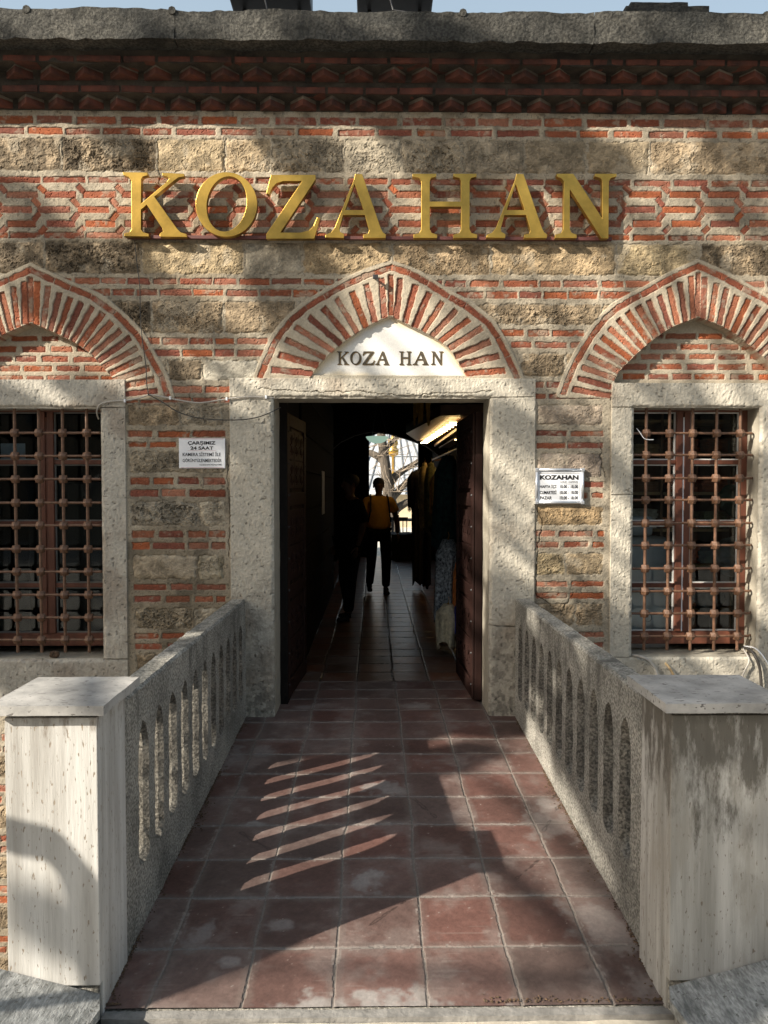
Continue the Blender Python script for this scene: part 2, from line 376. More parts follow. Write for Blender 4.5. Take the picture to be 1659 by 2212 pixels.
def stone(x0, x1, z0, z1, c=(.34, .26, .17), rough=1., dark=0., h0=.004):
    cx, cz = (x0 + x1) / 2, (z0 + z1) / 2
    i0, i1 = np.searchsorted(xs, x0 - .02), np.searchsorted(xs, x1 + .02) + 1
    j0, j1 = np.searchsorted(zs, z0 - .02), np.searchsorted(zs, z1 + .02) + 1
    s = (slice(max(j0, 0), j1), slice(max(i0, 0), i1)); X = Xg[s]; Z = Zg[s]
    if X.size == 0: return
    q = rs.uniform(0, 50); rough = rough * rs.uniform(.45, 1.1)
    qx = np.abs(X - cx + wx[s] * .03) - (x1 - x0) / 2 + .012; qy = np.abs(Z - cz + wz[s] * .022) - (z1 - z0) / 2 + .012
    sd = np.sqrt(np.maximum(qx, 0) ** 2 + np.maximum(qy, 0) ** 2) + np.minimum(np.maximum(qx, qy), 0) - .012
    m = 1 - sst(-.006, .005, sd)
    a = fbm(X, Z, 14, 60 + q, 5, .68); b = fbm(X, Z * 1.3, 42, 80 + q, 4, .7)
    rg = (a - .5) * .024 * rough + (b - .5) * .022 * rough
    pit = sst(.58, .66, b) * (a < .56)
    rg = rg - pit * .012 * rough
    c = np.array(c) * rs.uniform(.72, .98)
    k = np.clip((a - .5) * 2.2 + (b - .5) * 1.6 + .5, 0, 1)[..., None]
    cc = c[None, None] * (.52 + .78 * k)
    cc = cc * (1 - .45 * pit[..., None] * min(1, rough))
    if dark: # black-brown crust
        dk = sst(.42 - .1 * dark, .60 - .1 * dark, fbm(X, Z, 9, 90 + q, 4, .6))[..., None] * dark
        cc = cc * (1 - dk * .72)
    pale = sst(.60, .68, fbm(X, Z, 7, 95 + q, 4))[..., None] * .45
    cc = cc * (1 - pale) + MORT[None, None] * 1.1 * pale
    ed = sst(.0, -.03, sd)
    H[s] = H[s] * (1 - m) + (h0 * ed + rg * (.4 + .6 * ed)) * m
    Cg[s] = Cg[s] * (1 - m[..., None]) + cc * m[..., None]
    H[s] = H[s] - np.exp(-(sd / .006) ** 2) * .006 * (wx[s] > -.02)
def bx(px, py): return P(px, py).x
def brickrow(px0, px1, pt, pb, lmin=34, lmax=72, gap=8, **kw):
    zc = PZ((pt + pb) / 2, (px0 + px1) / 2 if px1 - px0 < 600 else 829); T = (pb - pt) / 320.
    pm = (pt + pb) / 2; x = px0
    while x < px1 - 8:
        L = rs.uniform(lmin, lmax)
        if px1 - x - L < lmin * .6: L = px1 - x
        a, b = bx(x, pm), bx(x + L, pm)
        brick((a + b) / 2, zc + rs.uniform(-.002, .002), b - a, T * rs.uniform(.92, 1.05), rs.uniform(-.008, .008), **kw)
        x += L + gap * rs.uniform(.7, 1.5)
def stonerow(joints, pt, pb, spec=None):
    for i in range(len(joints) - 1):
        k = (spec or {}).get(i, {})
        stone(bx(joints[i] + 2.5, (pt + pb) / 2), bx(joints[i + 1] - 2.5, (pt + pb) / 2), PZ(pb), PZ(pt), **k)

# upper courses
brickrow(-700, 2400, 255, 270, 60, 90, 10, hb=-.002); brickrow(-680, 2400, 280, 293, 50, 90, 10)
DK = dict(dark=.7, rough=1.25, c=(.35, .27, .18)); GR = dict(c=(.31, .26, .19)); PL = dict(c=(.40, .345, .26), rough=.7)
stonerow([-700, -500, -300, -90, 133, 338, 486, 586, 745, 868, 1004, 1134, 1267, 1404, 1680, 1850, 2000, 2300], 303, 372,
         {3: DK, 4: DK, 5: dict(c=(.42, .33, .21), rough=.7), 6: dict(c=(.40, .31, .2), rough=.8), 7: GR, 8: PL, 9: GR, 10: GR, 11: dict(c=(.32, .26, .18), rough=.6), 12: dict(c=(.32, .255, .17), rough=.6)})
# hexagon band
brickrow(-700, 2400, 386, 398, 68, 92, 7); brickrow(-660, 2400, 505, 516, 62, 92, 7)
for k in range(-9, 28):
    x0 = 95 + 84.35 * k
    def rg1(xa, xb, ya, yb, hh=13.5):     # region px offsets (half scale) -> brick
        A = P(x0 + xa * .5, 373.5 + (ya - 747) * .5); B = P(x0 + xb * .5, 373.5 + (yb - 747) * .5)
        d = B - A; c = (A + B) / 2
        brick(c.x, c.z, d.length, hh / 320., math.atan2(d.z, d.x) + rs.uniform(-.012, .012), fade=-.05, wp=.55)
    j = lambda s=4: rs.uniform(-s, s)
    rg1(2 + j(), 138 + j(), 840, 840); rg1(142 + j(), 282 + j(), 905, 905); rg1(12 + j(), 135 + j(), 966, 966)
    rg1(-24, 4, 802, 830, 11.5); rg1(120, 148, 858, 890, 11.5); rg1(148, 122, 920, 952, 11.5); rg1(6, -20, 980, 1006, 11.5)
stonerow([-700, -480, -260, -95, 95, 304, 527, 654, 848, 1060, 1332, 1512, 1760, 2000, 2300], 526, 592,
         {3: DK, 4: DK, 5: dict(c=(.40, .31, .19)), 6: PL, 7: dict(c=(.40, .30, .18)), 8: dict(c=(.37, .275, .17)), 9: dict(c=(.39, .29, .175)), 10: dict(c=(.42, .33, .2), dark=.3), 11: dict(dark=.7)})
# spandrels and piers
LC = [('b', 603, 615), ('b', 627, 640), ('s', 653, 720), ('b', 731, 744), ('b', 756, 770), ('s', 779, 821), ('b', 836, 849), ('b', 860, 870)]
RC = [('b', 605, 618), ('b', 629, 643), ('s', 657, 700), ('b', 712, 725), ('b', 738, 750), ('s', 763, 812), ('b', 825, 837), ('b', 850, 860)]
SJ = {653: ([-500, -300, -60, 240, 327, 483, 640], {3: DK, 4: {}, 5: {}}), 779: ([-300, 0, 362, 437, 560], {2: DK, 3: dict(c=(.48, .44, .36), rough=.35)}),
      657: ([1030, 1300, 1500, 1760, 2000, 2300], {}), 763: ([1125, 1222, 1500, 1760, 2000, 2300], {})}
for kind, a, b in LC:
    if kind == 'b': brickrow(-700, 840, a, b, 38, 70, 7)
    else: stonerow(SJ[a][0], a, b, SJ[a][1])
for kind, a, b in RC:
    if kind == 'b': brickrow(850, 2400, a, b, 42, 76, 8)
    else: stonerow(SJ[a][0], a, b, SJ[a][1])
def pier(x0, x1, C, jn):
    for kind, a, b in C:
        dx = (a - 870) * (.035 if x0 < 700 else -.005); xa = x0 + dx; xb = x1 + dx * .1
        if kind == 'b': brickrow(xa, xb, a, b, 34, 72, 9)
        else:
            js, sp = jn.get(a, ([xa, xb], {}))
            stonerow([xa] + [q for q in js if xa < q < xb] + [xb], a, b, sp)
Gy = dict(c=(.30, .255, .19)); 
pier(275, 485, [('s', 876, 919), ('b', 931, 944), ('b', 955, 966), ('s', 977, 1021), ('b', 1032, 1046), ('b', 1058, 1072), ('s', 1084, 1135), ('b', 1147, 1161), ('b', 1172, 1186),
     ('s', 1200, 1250), ('b', 1262, 1274), ('b', 1288, 1300), ('s', 1314, 1356), ('b', 1368, 1379), ('b', 1390, 1402), ('s', 1412, 1455), ('b', 1466, 1478), ('b', 1490, 1502)],
     {876: ([388], {0: dict(dark=.4, rough=1.2), 1: Gy}), 977: ([], {0: dict(c=(.30, .25, .18), dark=.3)}), 1084: ([430], {0: dict(c=(.30, .26, .20), rough=1.2), 1: PL}), 1200: ([427], {0: dict(c=(.38, .31, .22), rough=.4), 1: dict(c=(.27, .23, .16), rough=1.4)}), 1314: ([417], {0: dict(c=(.32, .26, .18), rough=1.3), 1: PL})})
pier(1160, 1303, [('s', 875, 917), ('b', 931, 942), ('b', 956, 968), ('s', 980, 1030), ('b', 1041, 1052), ('b', 1065, 1076), ('s', 1094, 1134), ('b', 1147, 1158), ('b', 1171, 1182),
     ('s', 1196, 1241), ('b', 1256, 1267), ('b', 1280, 1293), ('s', 1306, 1351), ('b', 1365, 1376), ('b', 1388, 1398), ('s', 1408, 1450), ('b', 1462, 1474), ('b', 1486, 1498)],
     {875: ([], {0: dict(c=(.37, .30, .23), rough=.7)}), 980: ([], {0: dict(c=(.42, .34, .27), rough=.7)}), 1094: ([], {0: dict(c=(.42, .30, .17))}), 1196: ([1219], {0: dict(c=(.42, .33, .2)), 1: dict(c=(.41, .315, .2))}), 1306: ([1242], {})})
y = 1584
while y < 2240:       # below the sills, down into the sunken strip
    for q in (y, y + 24): brickrow(-700, 2400, q, q + 13, 40, 75, 8)
    stonerow([-700 + 137 * i + rs.uniform(-20, 20) for i in range(24)], y + 46, y + 92, {})
    y += 108

# arches -------------------------------------------------
def half(pts): return [P(a, b) for a, b in pts]
EC_R = [(846, 571), (904, 592), (962, 630), (1004, 652), (1045, 682), (1070, 709), (1100, 764), (1124, 816)]
EC_L = [(846, 571), (800, 585), (740, 612), (690, 640), (648, 668), (615, 699), (585, 742), (555, 816)]
IC_R = [(843, 683), (889, 706), (934, 728), (965, 750), (990, 784), (1010, 817)]
IC_L = [(843, 683), (800, 703), (760, 728), (720, 759), (690, 789), (670, 817)]
ER_L = [(1508, 568), (1450, 594), (1397, 624), (1322, 666), (1269, 729), (1234, 789), (1213, 840), (1210, 852)]
IR_L = [(1508, 686), (1450, 709), (1400, 744), (1360, 781), (1332, 814), (1319, 864)]
ER_R = [(3016 - a, b) for a, b in ER_L]; IR_R = [(3016 - a, b) for a, b in IR_L]
EL_R = [(65, 576), (120, 601), (180, 627), (216, 643), (262, 680), (301, 719), (331, 769), (356, 814), (369, 856)]
IL_R = [(67, 698), (120, 721), (165, 744), (200, 771), (226, 799), (246, 824), (262, 862)]
EL_L = [(131 - a, b) for a, b in EL_R]; IL_L = [(133 - a, b) for a, b in IL_R]
def poly_sd(poly, s):
    X = Xg[s]; Z = Zg[s]; d = np.full(X.shape, 9., np.float32); ins = np.zeros(X.shape, bool); n = len(poly)
    for i in range(n):
        ax, az = poly[i]; bx_, bz = poly[(i + 1) % n]; ex, ez = bx_ - ax, bz - az
        wx_, wz_ = X - ax, Z - az; t = np.clip((wx_ * ex + wz_ * ez) / (ex * ex + ez * ez), 0, 1)
        d = np.minimum(d, np.hypot(wx_ - ex * t, wz_ - ez * t))
        c = ((az > Z) != (bz > Z)); 
        with np.errstate(divide='ignore', invalid='ignore'):
            xi = ax + (Z - az) * ex / (ez if abs(ez) > 1e-9 else 1e-9)
        ins ^= c & (X < xi)
    return np.where(ins, -d, d)
def smooth_curve(pts, n=40):
    """Catmull-Rom through points, sharp at ends, resampled evenly"""
    p = [np.array((q.x, q.z)) for q in half(pts)]; p = [2 * p[0] - p[1]] + p + [2 * p[-1] - p[-2]]; out = []
    for i in range(1, len(p) - 2):
        for k in range(12):
            t = k / 12; a, b, c, d = p[i - 1], p[i], p[i + 1], p[i + 2]
            out.append(.5 * ((2 * b) + (-a + c) * t + (2 * a - 5 * b + 4 * c - d) * t * t + (-a + 3 * b - 3 * c + d) * t ** 3))
    out.append(p[-2]); out = np.array(out); L = np.concatenate([[0], np.cumsum(np.hypot(*np.diff(out, axis=0).T))])
    q = np.linspace(0, L[-1], n); return np.stack([np.interp(q, L, out[:, 0]), np.interp(q, L, out[:, 1])], 1), L[-1]
ID = np.zeros(Xg.shape, np.int8)
def arch(EL_, ER_, IL_, IR_, n, idn, tid, base_py, recess, cx, idt):
    el, Ll = smooth_curve(EL_); er, Lr = smooth_curve(ER_); il, _ = smooth_curve(IL_); ir, _ = smooth_curve(IR_)
    E = [tuple(q) for q in el[::-1]] + [tuple(q) for q in er[1:]]
    I = [tuple(q) for q in il[::-1]] + [tuple(q) for q in ir[1:]]
    c = P(cx, 720); s = win(c.x, c.z, 1.35)
    sdE = poly_sd(E, s); sdI = poly_sd(I, s)
    m = sst(.028, .022, sdE)          # plain mortar border
    H[s] = H[s] * (1 - m) + (.005 + (n1[s] - .5) * .005) * m
    mc = MORT * 1.06
    Cg[s] = Cg[s] * (1 - m[..., None]) + (mc[None, None] * (.8 + .4 * n2[s][..., None]) * (.85 + .3 * n3[s][..., None])) * m[..., None]
    ID[s][sdE < .0] = idn
    # rim of bricks laid along the curve
    for cv, L in ((el, Ll), (er, Lr)):
        t = 0.0; N = len(cv)
        while t < L - .02:
            l = min(rs.uniform(.12, .22), L - t); a = np.interp([t + .004, t + l - .004], np.linspace(0, L, N), cv[:, 0]); b = np.interp([t + .004, t + l - .004], np.linspace(0, L, N), cv[:, 1])
            ang = math.atan2(b[1] - b[0], a[1] - a[0]); nx, nz = -math.sin(ang), math.cos(ang)
            mx, mz = a.mean(), b.mean(); 
            if (c.x - mx) * nx + (c.z - .5 - mz) * nz < 0: nx, nz = -nx, -nz
            brick(mx + nx * .02, mz + nz * .02, math.hypot(a[1] - a[0], b[1] - b[0]), .037, ang, hb=.002, base=BR[rs.randint(2)]); t += l
    # voussoirs
    for cv_e, cv_i, sgn in ((el, il, -1), (er, ir, 1)):
        for k in range(n):
            t = (k + .62) / (n + .15) * (len(cv_e) - 1)
            e = np.array([np.interp(t, range(len(cv_e)), cv_e[:, 0]), np.interp(t, range(len(cv_e)), cv_e[:, 1])])
            i = np.array([np.interp(t, range(len(cv_i)), cv_i[:, 0]), np.interp(t, range(len(cv_i)), cv_i[:, 1])])
            d = e - i; Ld = np.hypot(*d); u = d / Ld; a_ = i + u * .004; b_ = i + u * (Ld - rs.uniform(.066, .082))
            mid = (a_ + b_) / 2; brick(mid[0], mid[1], np.hypot(*(b_ - a_)), .0385 * rs.uniform(.9, 1.12), math.atan2(u[1], u[0]) + rs.uniform(-.02, .02), hb=-.003)
    e = el[0]; i = il[0]; brick((e[0] + i[0]) / 2, (e[1] + i[1]) / 2 - .03, e[1] - i[1] - .075, .034, math.pi / 2)
    return s, sdI
s, sdI = arch(EC_L, EC_R, IC_L, IC_R, 10, 1, 6, 817, .03, 845, 6)
ins = sdI < 0; m = sst(.004, -.004, sdI)
H[s] = H[s] * (1 - m) + (-.035 + (n2[s] - .5) * .002) * m
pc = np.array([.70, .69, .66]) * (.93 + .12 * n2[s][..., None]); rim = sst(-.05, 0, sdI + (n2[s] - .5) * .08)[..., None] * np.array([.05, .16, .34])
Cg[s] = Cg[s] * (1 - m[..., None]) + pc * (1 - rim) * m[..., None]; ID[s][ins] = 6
for EA, EB, IA, IB, cx, idn, rows, mid in ((EL_L, EL_R, IL_L, IL_R, 66, 2, [(721, 731), (743, 755), (765, 777), (786, 798), (808, 819)], 4),
                                  (ER_L, ER_R, IR_L, IR_R, 1508, 3, [(715, 726), (738, 750), (760, 771), (782, 794), (804, 816)], 5)):
    s, sdI = arch(EA, EB, IA, IB, 15, idn, mid, 826, .1, cx, mid)
    Hs, Cs = H.copy(), Cg.copy()
    sub = (slice(None), slice(None))
    mm = sdI < .02
    H[s][mm] = 0 + (n1[s][mm] - .5) * .006; Cg[s][mm] = (MORT * .98)[None] * (.8 + .4 * n2[s][mm][..., None])
    for a, b in rows: brickrow(cx - 185 + rs.uniform(0, 40), cx + 180, a, b, 36, 70, 10, hb=-.002)
    m = sst(.003, -.003, sdI)
    tH, tC = H[s].copy(), Cg[s].copy()
    H[:] = Hs; Cg[:] = Cs
    H[s] = H[s] * (1 - m) + (tH - .085) * m; Cg[s] = Cg[s] * (1 - m[..., None]) + tC * m[..., None]; ID[s][sdI < 0] = mid

# stone surrounds ----------------------------------------
def frame(x0, x1, z0, z1, idn, h=.012, c=(.55, .505, .42), holes=(), tool='v', joints=()):
    i0, i1 = np.searchsorted(xs, x0), np.searchsorted(xs, x1); j0, j1 = np.searchsorted(zs, z0), np.searchsorted(zs, z1)
    s = (slice(j0, j1), slice(i0, i1)); X = Xg[s]; Z = Zg[s]
    t = vn(X * 120 + wx[s] * 3, Z * 38 + wz[s] * 2, 7) * .6 + vn(X * 60, Z * 95, 9) * .4 - .5
    a = fbm(X, Z, 11, 77, 4, .6)
    pit = sst(.76, .82, fbm(X, Z, 55, 88, 2))
    hh = h + t * .0038 + (a - .5) * .0035 + (n1[s] - .5) * .0035 + (n3[s] - .5) * .004 - pit * .003
    cc = np.array(c)[None, None] * (.80 + .32 * a[..., None]) * (.92 + .22 * t[..., None]) * (.84 + .32 * n3[s][..., None]) * (1 - .45 * pit[..., None])
    cc = cc * (1 - .32 * sst(.5, .68, n4[s] * .6 + n2[s] * .4)[..., None] * np.array([.85, 1, 1.1]))
    gr = sst(1.05, .0, Z + (fbm(X, Z, 5, 141, 4, .6) - .5) * .9)[..., None] * (.35 + .65 * sst(.42, .58, fbm(X, Z, 40, 151, 3))[..., None])
    if idn == 7: cc = cc * (1 - .52 * gr)
    H[s] = hh; Cg[s] = cc; ID[s] = idn
    for (jx0, jz0, jx1, jz1) in joints:
        d = np.abs((X - jx0) * (jz1 - jz0) - (Z - jz0) * (jx1 - jx0)) / math.hypot(jx1 - jx0, jz1 - jz0) + (wx[s]) * .006
        inb = (X >= min(jx0, jx1) - .004) & (X <= max(jx0, jx1) + .004) & (Z >= min(jz0, jz1) - .004) & (Z <= max(jz0, jz1) + .004)
        k = np.exp(-(d / .003) ** 2) * inb; H[s] = H[s] - k * .01; Cg[s] = Cg[s] * (1 - .5 * k[..., None])
DX0, DX1 = PX(592, 1200), PX(1057, 1200); DZ1 = PZ(859)                   # door opening
FX0, FX1 = PX(498, 1200), PX(1155, 1000); FZ1 = PZ(818)
RX0, RX1, RZ0, RZ1 = PX(1366, 1150), PX(1642, 900), PZ(1419, 1500), PZ(880.5, 1500)   # right window
LX1, LZ0, LZ1 = PX(221, 1150), PZ(1424, 110), PZ(880.5, 110); LX0 = LX1 - (RX1 - RX0)
frame(FX0, FX1, -.30, FZ1, 7, joints=((DX1, DZ1, FX1, DZ1 + .004), (FX0, DZ1, DX0, DZ1 + .004), (DX1, .62, FX1, .60)))
frame(PX(1318, 1100), RX1 + (RX0 - PX(1318, 1100)), PZ(1530, 1500), PZ(827, 1500), 9, joints=((PX(1318, 1100), RZ1 + .001, RX0, RZ1), (PX(1318, 1100), PZ(1070), RX0, PZ(1068)), (PX(1318, 1100), RZ0 - .0, RX0, RZ0)))
frame(LX0 - (PX(275, 1100) - LX1), PX(274, 1100), PZ(1530, 110), PZ(820, 110), 8, joints=((LX1, LZ1, PX(274, 1100), LZ1 + .001), (LX1, LZ0, PX(274, 1100), LZ0)), c=(.50, .465, .40))
# thin mortar fillets beside the piers
for (a, b) in ((488, 497), (1156, 1160), (1306, 1317), (264, 272)):
    pass
# cracks wandering down the wall
for pts in ([(1240, 1280), (1215, 1320), (1160, 1290), (1158, 1250), (1163, 1180), (1172, 1130), (1160, 1095)], [(338, 300), (341, 335), (345, 372), (342, 400)], [(486, 300), (484, 330), (488, 372)],
            [(1298, 965), (1300, 1000), (1312, 1030)], [(560, 840), (700, 848), (760, 846), (860, 853), (950, 851), (1060, 846)], [(495, 960), (491, 1010), (497, 1090), (494, 1200)],
            [(1566, 1500), (1575, 1540)]):
    q = [P(a, b) for a, b in pts]
    for A, B in zip(q[:-1], q[1:]):
        sM = win((A.x + B.x) / 2, (A.z + B.z) / 2, (B - A).length / 2 + .03); X = Xg[sM] + wx[sM] * .03; Z = Zg[sM] + wz[sM] * .03
        ex, ez = B.x - A.x, B.z - A.z; t = np.clip(((X - A.x) * ex + (Z - A.z) * ez) / (ex * ex + ez * ez), 0, 1)
        k = np.exp(-(np.hypot(X - A.x - ex * t, Z - A.z - ez * t) / .0028) ** 2); H[sM] = H[sM] - k * .010; Cg[sM] = Cg[sM] * (1 - .45 * k[..., None])
# openings
def opening(x0, x1, z0, z1):
    ID[(Xg > x0) & (Xg < x1) & (Zg > z0) & (Zg < z1)] = -1
# round the arris of the openings
for (x0, x1, z0, z1, idn) in ((DX0, DX1, -3, DZ1, 7), (RX0, RX1, RZ0, RZ1, 9), (LX0, LX1, LZ0, LZ1, 8)):
    s = win((x0 + x1) / 2, (max(z0, -.3) + z1) / 2, 1.6); X = Xg[s]; Z = Zg[s]
    d = np.maximum(np.maximum(x0 - X, X - x1), np.maximum(z0 - Z, Z - z1)) + wx[s] * .02
    H[s] = H[s] - np.where((d > -.01) & (ID[s] == idn), np.exp(-(np.maximum(d, 0) / .010) ** 2) * .016, 0)
H = np.clip(H, -.14, .06)
opening(DX0, DX1, -3, DZ1); opening(RX0, RX1, RZ0, RZ1); opening(LX0, LX1, LZ0, LZ1)
ID[(Zg < -.32) & (Xg > -.8) & (Xg < .9)] = -1
V = np.stack([Xg, -H, Zg], -1).reshape(-1, 3); Cf = np.clip(Cg, .01, .9).reshape(-1, 3)
Q = quads(len(zs), len(xs)); idq = ID[:-1, :-1].copy()
# a quad is dropped if any corner is inside an opening
bad = (ID[:-1, :-1] == -1) & (ID[1:, 1:] == -1) & (ID[:-1, 1:] == -1) & (ID[1:, :-1] == -1)
anyb = (ID[:-1, :-1] == -1) | (ID[1:, 1:] == -1) | (ID[:-1, 1:] == -1) | (ID[1:, :-1] == -1)
mx = np.maximum(np.maximum(ID[:-1, :-1], ID[1:, 1:]), np.maximum(ID[:-1, 1:], ID[1:, :-1]))
idq = np.where(anyb, np.where(bad, -1, mx), ID[:-1, :-1])
idq[anyb & ~bad & (mx == 0)] = 0
plist = {0: ('wall', M_masonry), 1: ('brick_arch', M_masonry), 2: ('brick_arch', M_masonry), 3: ('brick_arch', M_masonry), 4: ('tympanum', M_masonry), 5: ('tympanum', M_masonry),
         6: ('inscription_plaque', M_lime), 7: ('door_surround', M_lime), 8: ('window_surround', M_lime), 9: ('window_surround', M_lime)}
lab = {6: 'white marble plaque under the middle arch', 7: 'pale tooled limestone frame of the passage', 4: 'recessed brick infill of the left arch', 5: 'recessed brick infill of the right arch'}
parts = {}
for k, (nm, mt) in plist.items():
    F = Q[idq == k]
    o = grid_mesh(nm, V, F.reshape(-1, 4), Cf, mt, bld); parts[k] = o
    if k in lab: o['label'] = lab[k]

# reveals of the openings (stone returning into the wall)
def reveal(x0, x1, z0, z1, depth, name, floor=True):
    mb = MB(); t = .12
    e = .004
    mb_ = MB()
    rough_box('r', (x0 - t, x0 + .001, .012, depth, z0 - .02, z1 + .02), .04, .003, None, build=False, mb=mb_, seed=1)
    rough_box('r', (x1 - .001, x1 + t, .012, depth, z0 - .02, z1 + .02), .04, .003, None, build=False, mb=mb_, seed=2)
    rough_box('r', (x0 - t, x1 + t, .013, depth - .001, z1 - .001, z1 + .15), .04, .003, None, build=False, mb=mb_, seed=3)
    if floor: rough_box('r', (x0 - t, x1 + t, .014, depth + .12, z0 - .15, z0 + .002), .04, .003, None, build=False, mb=mb_, seed=4)
    return mb_
M_reveal = mat('reveal_stone', (.46, .42, .34), .9, c2=(.36, .325, .26), sc=9, bump=.8, bsc=90, dist=.012)
reveal(DX0, DX1, -.3, DZ1, .30, '', False).build('reveal', M_reveal, parts[7])
reveal(RX0, RX1, RZ0, RZ1, .26, '').build('reveal', M_reveal, parts[9])
reveal(LX0, LX1, LZ0, LZ1, .26, '').build('reveal', M_reveal, parts[8])

# ---- cornice
XA, XB = -4.4, 4.4
c = empty('cornice'); c.parent = bld
mb = MB()
rough_box('x', (XA, XB, -.004, .3, ZT0, ZT1 + .004), .05, .006, None, build=False, mb=mb, seed=11)
rough_box('x', (XA, XB, -.10, .3, ZT1, ZT2), .05, .008, None, build=False, mb=mb, seed=12)
rough_box('x', (XA, XB, -.105, .3, ZT2, ZT3), .05, .008, None, build=False, mb=mb, seed=13)
rough_box('x', (XA, XB, -.215, .3, ZT3, ZT4 + .02), .05, .012, None, build=False, mb=mb, seed=14)
mb.build('mortar_bed', M_corn, c)
mb = MB(); x = XA
while x < XB:
    L = random.uniform(.20, .27); rough_box('x', (x, x + L - .018, -.107 + random.uniform(-.004, .002), .0, ZT1 + .004, ZT1 + .042), .04, .004, None, build=False, mb=mb, seed=x); x += L
x = XA
while x < XB:
    L = random.uniform(.20, .30); rough_box('x', (x, x + L - .022, -.222 + random.uniform(-.004, .002), .0, ZT3 + .004, ZT3 + .036), .04, .004, None, build=False, mb=mb, seed=x); x += L
mb.build('brick_ledge', M_cbrick, c)
for (yb, z0, z1, sp, seed) in ((-.0, ZT0 + .004, ZT1, .198, 1), (-.10, ZT2, ZT3, .214, 2)):
    rr = random.Random(seed); mb = MB(); mt = MB(); x = XA
    while x < XB:
        a = rr.uniform(-.07, .07) + (-.22 if 1.3 < x < 4.4 else 0); hw = sp / 2 * .96; zz = z0 + rr.uniform(-.004, .004)
        Mx = Matrix.Translation((x, yb + .004, 0)) @ Matrix.Rotation(a + math.pi / 4, 4, 'Z')
        s_ = hw * 1.36 * rr.uniform(.94, 1.03)
        mb.bbox(-s_ / 2, s_ / 2, -s_ / 2, s_ / 2, zz, zz + .042, .005, Mx)
        s2 = s_ * .985
        mt.bbox(-s2 / 2, s2 / 2, -s2 / 2, s2 / 2, zz + .040, z1 + .01, .004, Mx)
        x += sp * rr.uniform(.95, 1.05)
    o = mb.build('dogtooth_course', M_cbrick, c); mt.build('mortar_cap', M_cmort, o)
def fascia_tf(q):
    q = q.copy()
    if q.y < -.2:
        d = mnoise.noise(Vector((q.x * 3, 0, q.z * 5))) * .012
        q.y += d
    if q.z > ZT5 - .03:
        q.z += mnoise.noise(Vector((q.x * 2.2, 3, 0))) * .014
    if q.z < ZT4 + .04: q.z += mnoise.noise(Vector((q.x * 9, 7, 0))) * .012
    return q
fa = MB()
jo = [XA, -3.3, P(378, 40, -.33).x, P(1212 - 240, 40, -.33).x + .9, 3.3, XB]
for i in range(len(jo) - 1):
    rough_box('x', (jo[i], jo[i + 1] - .004, -.335, .4, ZT4, ZT5 + (i % 2) * .004), .028, .007, None, build=False, mb=fa, seed=20 + i, sc=16, tf=fascia_tf)
fo = fa.build('eave', M_fascia, bld)
for px in (58, 372, 1000, 1412, 1655):
    q = P(px, 24, -.33); rm = MB().tube([(q.x, -.34, ZT5 - .007), (q.x + .004, -.2, ZT5), (q.x, .1, ZT5 + .008)], [.024, .026, .025], 8); rm.build('ridge_bead', M_fascia, fo)
# roof deck behind the eave and the rest of the shell
mb = MB(); mb.box(XA, XB, .3, 12.4, ZT4 + .021, ZT4 + .12); mb.build('roof', M_lead, bld)
# front wall core behind the relief, with the same openings
mb = MB()
for x0, x1, z0, z1 in ((XA, LX0 - .12, -2, ZT4 + .01), (LX0 - .12, LX1 + .12, LZ1 + .13, ZT4 + .01), (LX0 - .12, LX1 + .12, -2, LZ0 - .13), (LX1 + .12, DX0 - .12, -2, ZT4 + .01), (DX0 - .12, DX1 + .12, DZ1 + .13, ZT4 + .01),
                       (DX1 + .12, RX0 - .12, -2, ZT4 + .01), (RX0 - .12, RX1 + .12, RZ1 + .13, ZT4 + .01), (RX0 - .12, RX1 + .12, -2, RZ0 - .13), (RX1 + .12, XB, -2, ZT4 + .01)):
    mb.box(x0, x1, .15, .30, z0, z1)
mb.box(XA - .01, XA + .15, -.0, 12.2, -2, ZT4 + .01); mb.box(XB - .15, XB + .01, -.0, 12.2, -2, ZT4 + .01)
mb.build('inner_wall', M_dark, bld)

# ---- passage
pas = MB()
pas.box(-.78, -.62, .30, 6.2, -.1, 2.75); pas.box(-1.5, -.62, 6.2, 6.35, -.1, 2.75); pas.box(-1.5, -1.4, 6.35, 12.0, -.1, 3.0)   # left side
pas.box(1.30, 1.40, .30, 12.0, -.1, 3.0)                                                                                          # right side
pas.box(-1.5, -.11, 12.0, 12.2, -.1, ZT4 + .01); pas.box(1.00, 1.6, 12.0, 12.2, -.1, ZT4 + .01)                                              # end wall
pas.box(XA, -1.5, 12.0, 12.2, -2, ZT4 + .01); pas.box(1.6, XB, 12.0, 12.2, -2, ZT4 + .01)
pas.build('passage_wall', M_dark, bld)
# arch-shaped panel over the end opening
zc = P(820, 960, 12.0).z
arc = [(-.11, 2.72), (0.1, 2.80), (.45, 2.86), (.75, 2.83), (1.0, 2.74), (1.0, ZT4 + .01), (-.11, ZT4 + .01)]
MB().prism([arc], lambda u, v, d: Vector((u, d, v)), 12.0, 12.2).build('end_arch', M_dark, bld)
# nearer cross arch
ya = P(760, 960, 8.4)
pts = [(700, 985), (735, 955), (767, 940), (800, 932), (840, 936), (880, 948), (920, 962), (950, 985)]
inner = [(P(a, b, 8.4).x, P(a, b, 8.4).z) for a, b in pts]
out = [(-1.4, inner[0][1])] + inner + [(1.3, inner[-1][1]), (1.3, 3.0), (-1.4, 3.0)]
MB().prism([out], lambda u, v, d: Vector((u, d, v)), 8.4, 8.7).build('cross_arch', M_dark, bld)
mb = MB(); mb.box(-1.5, 1.4, .30, 12.0, 2.98, 3.08); mb.build('passage_ceiling', M_ceil, bld)
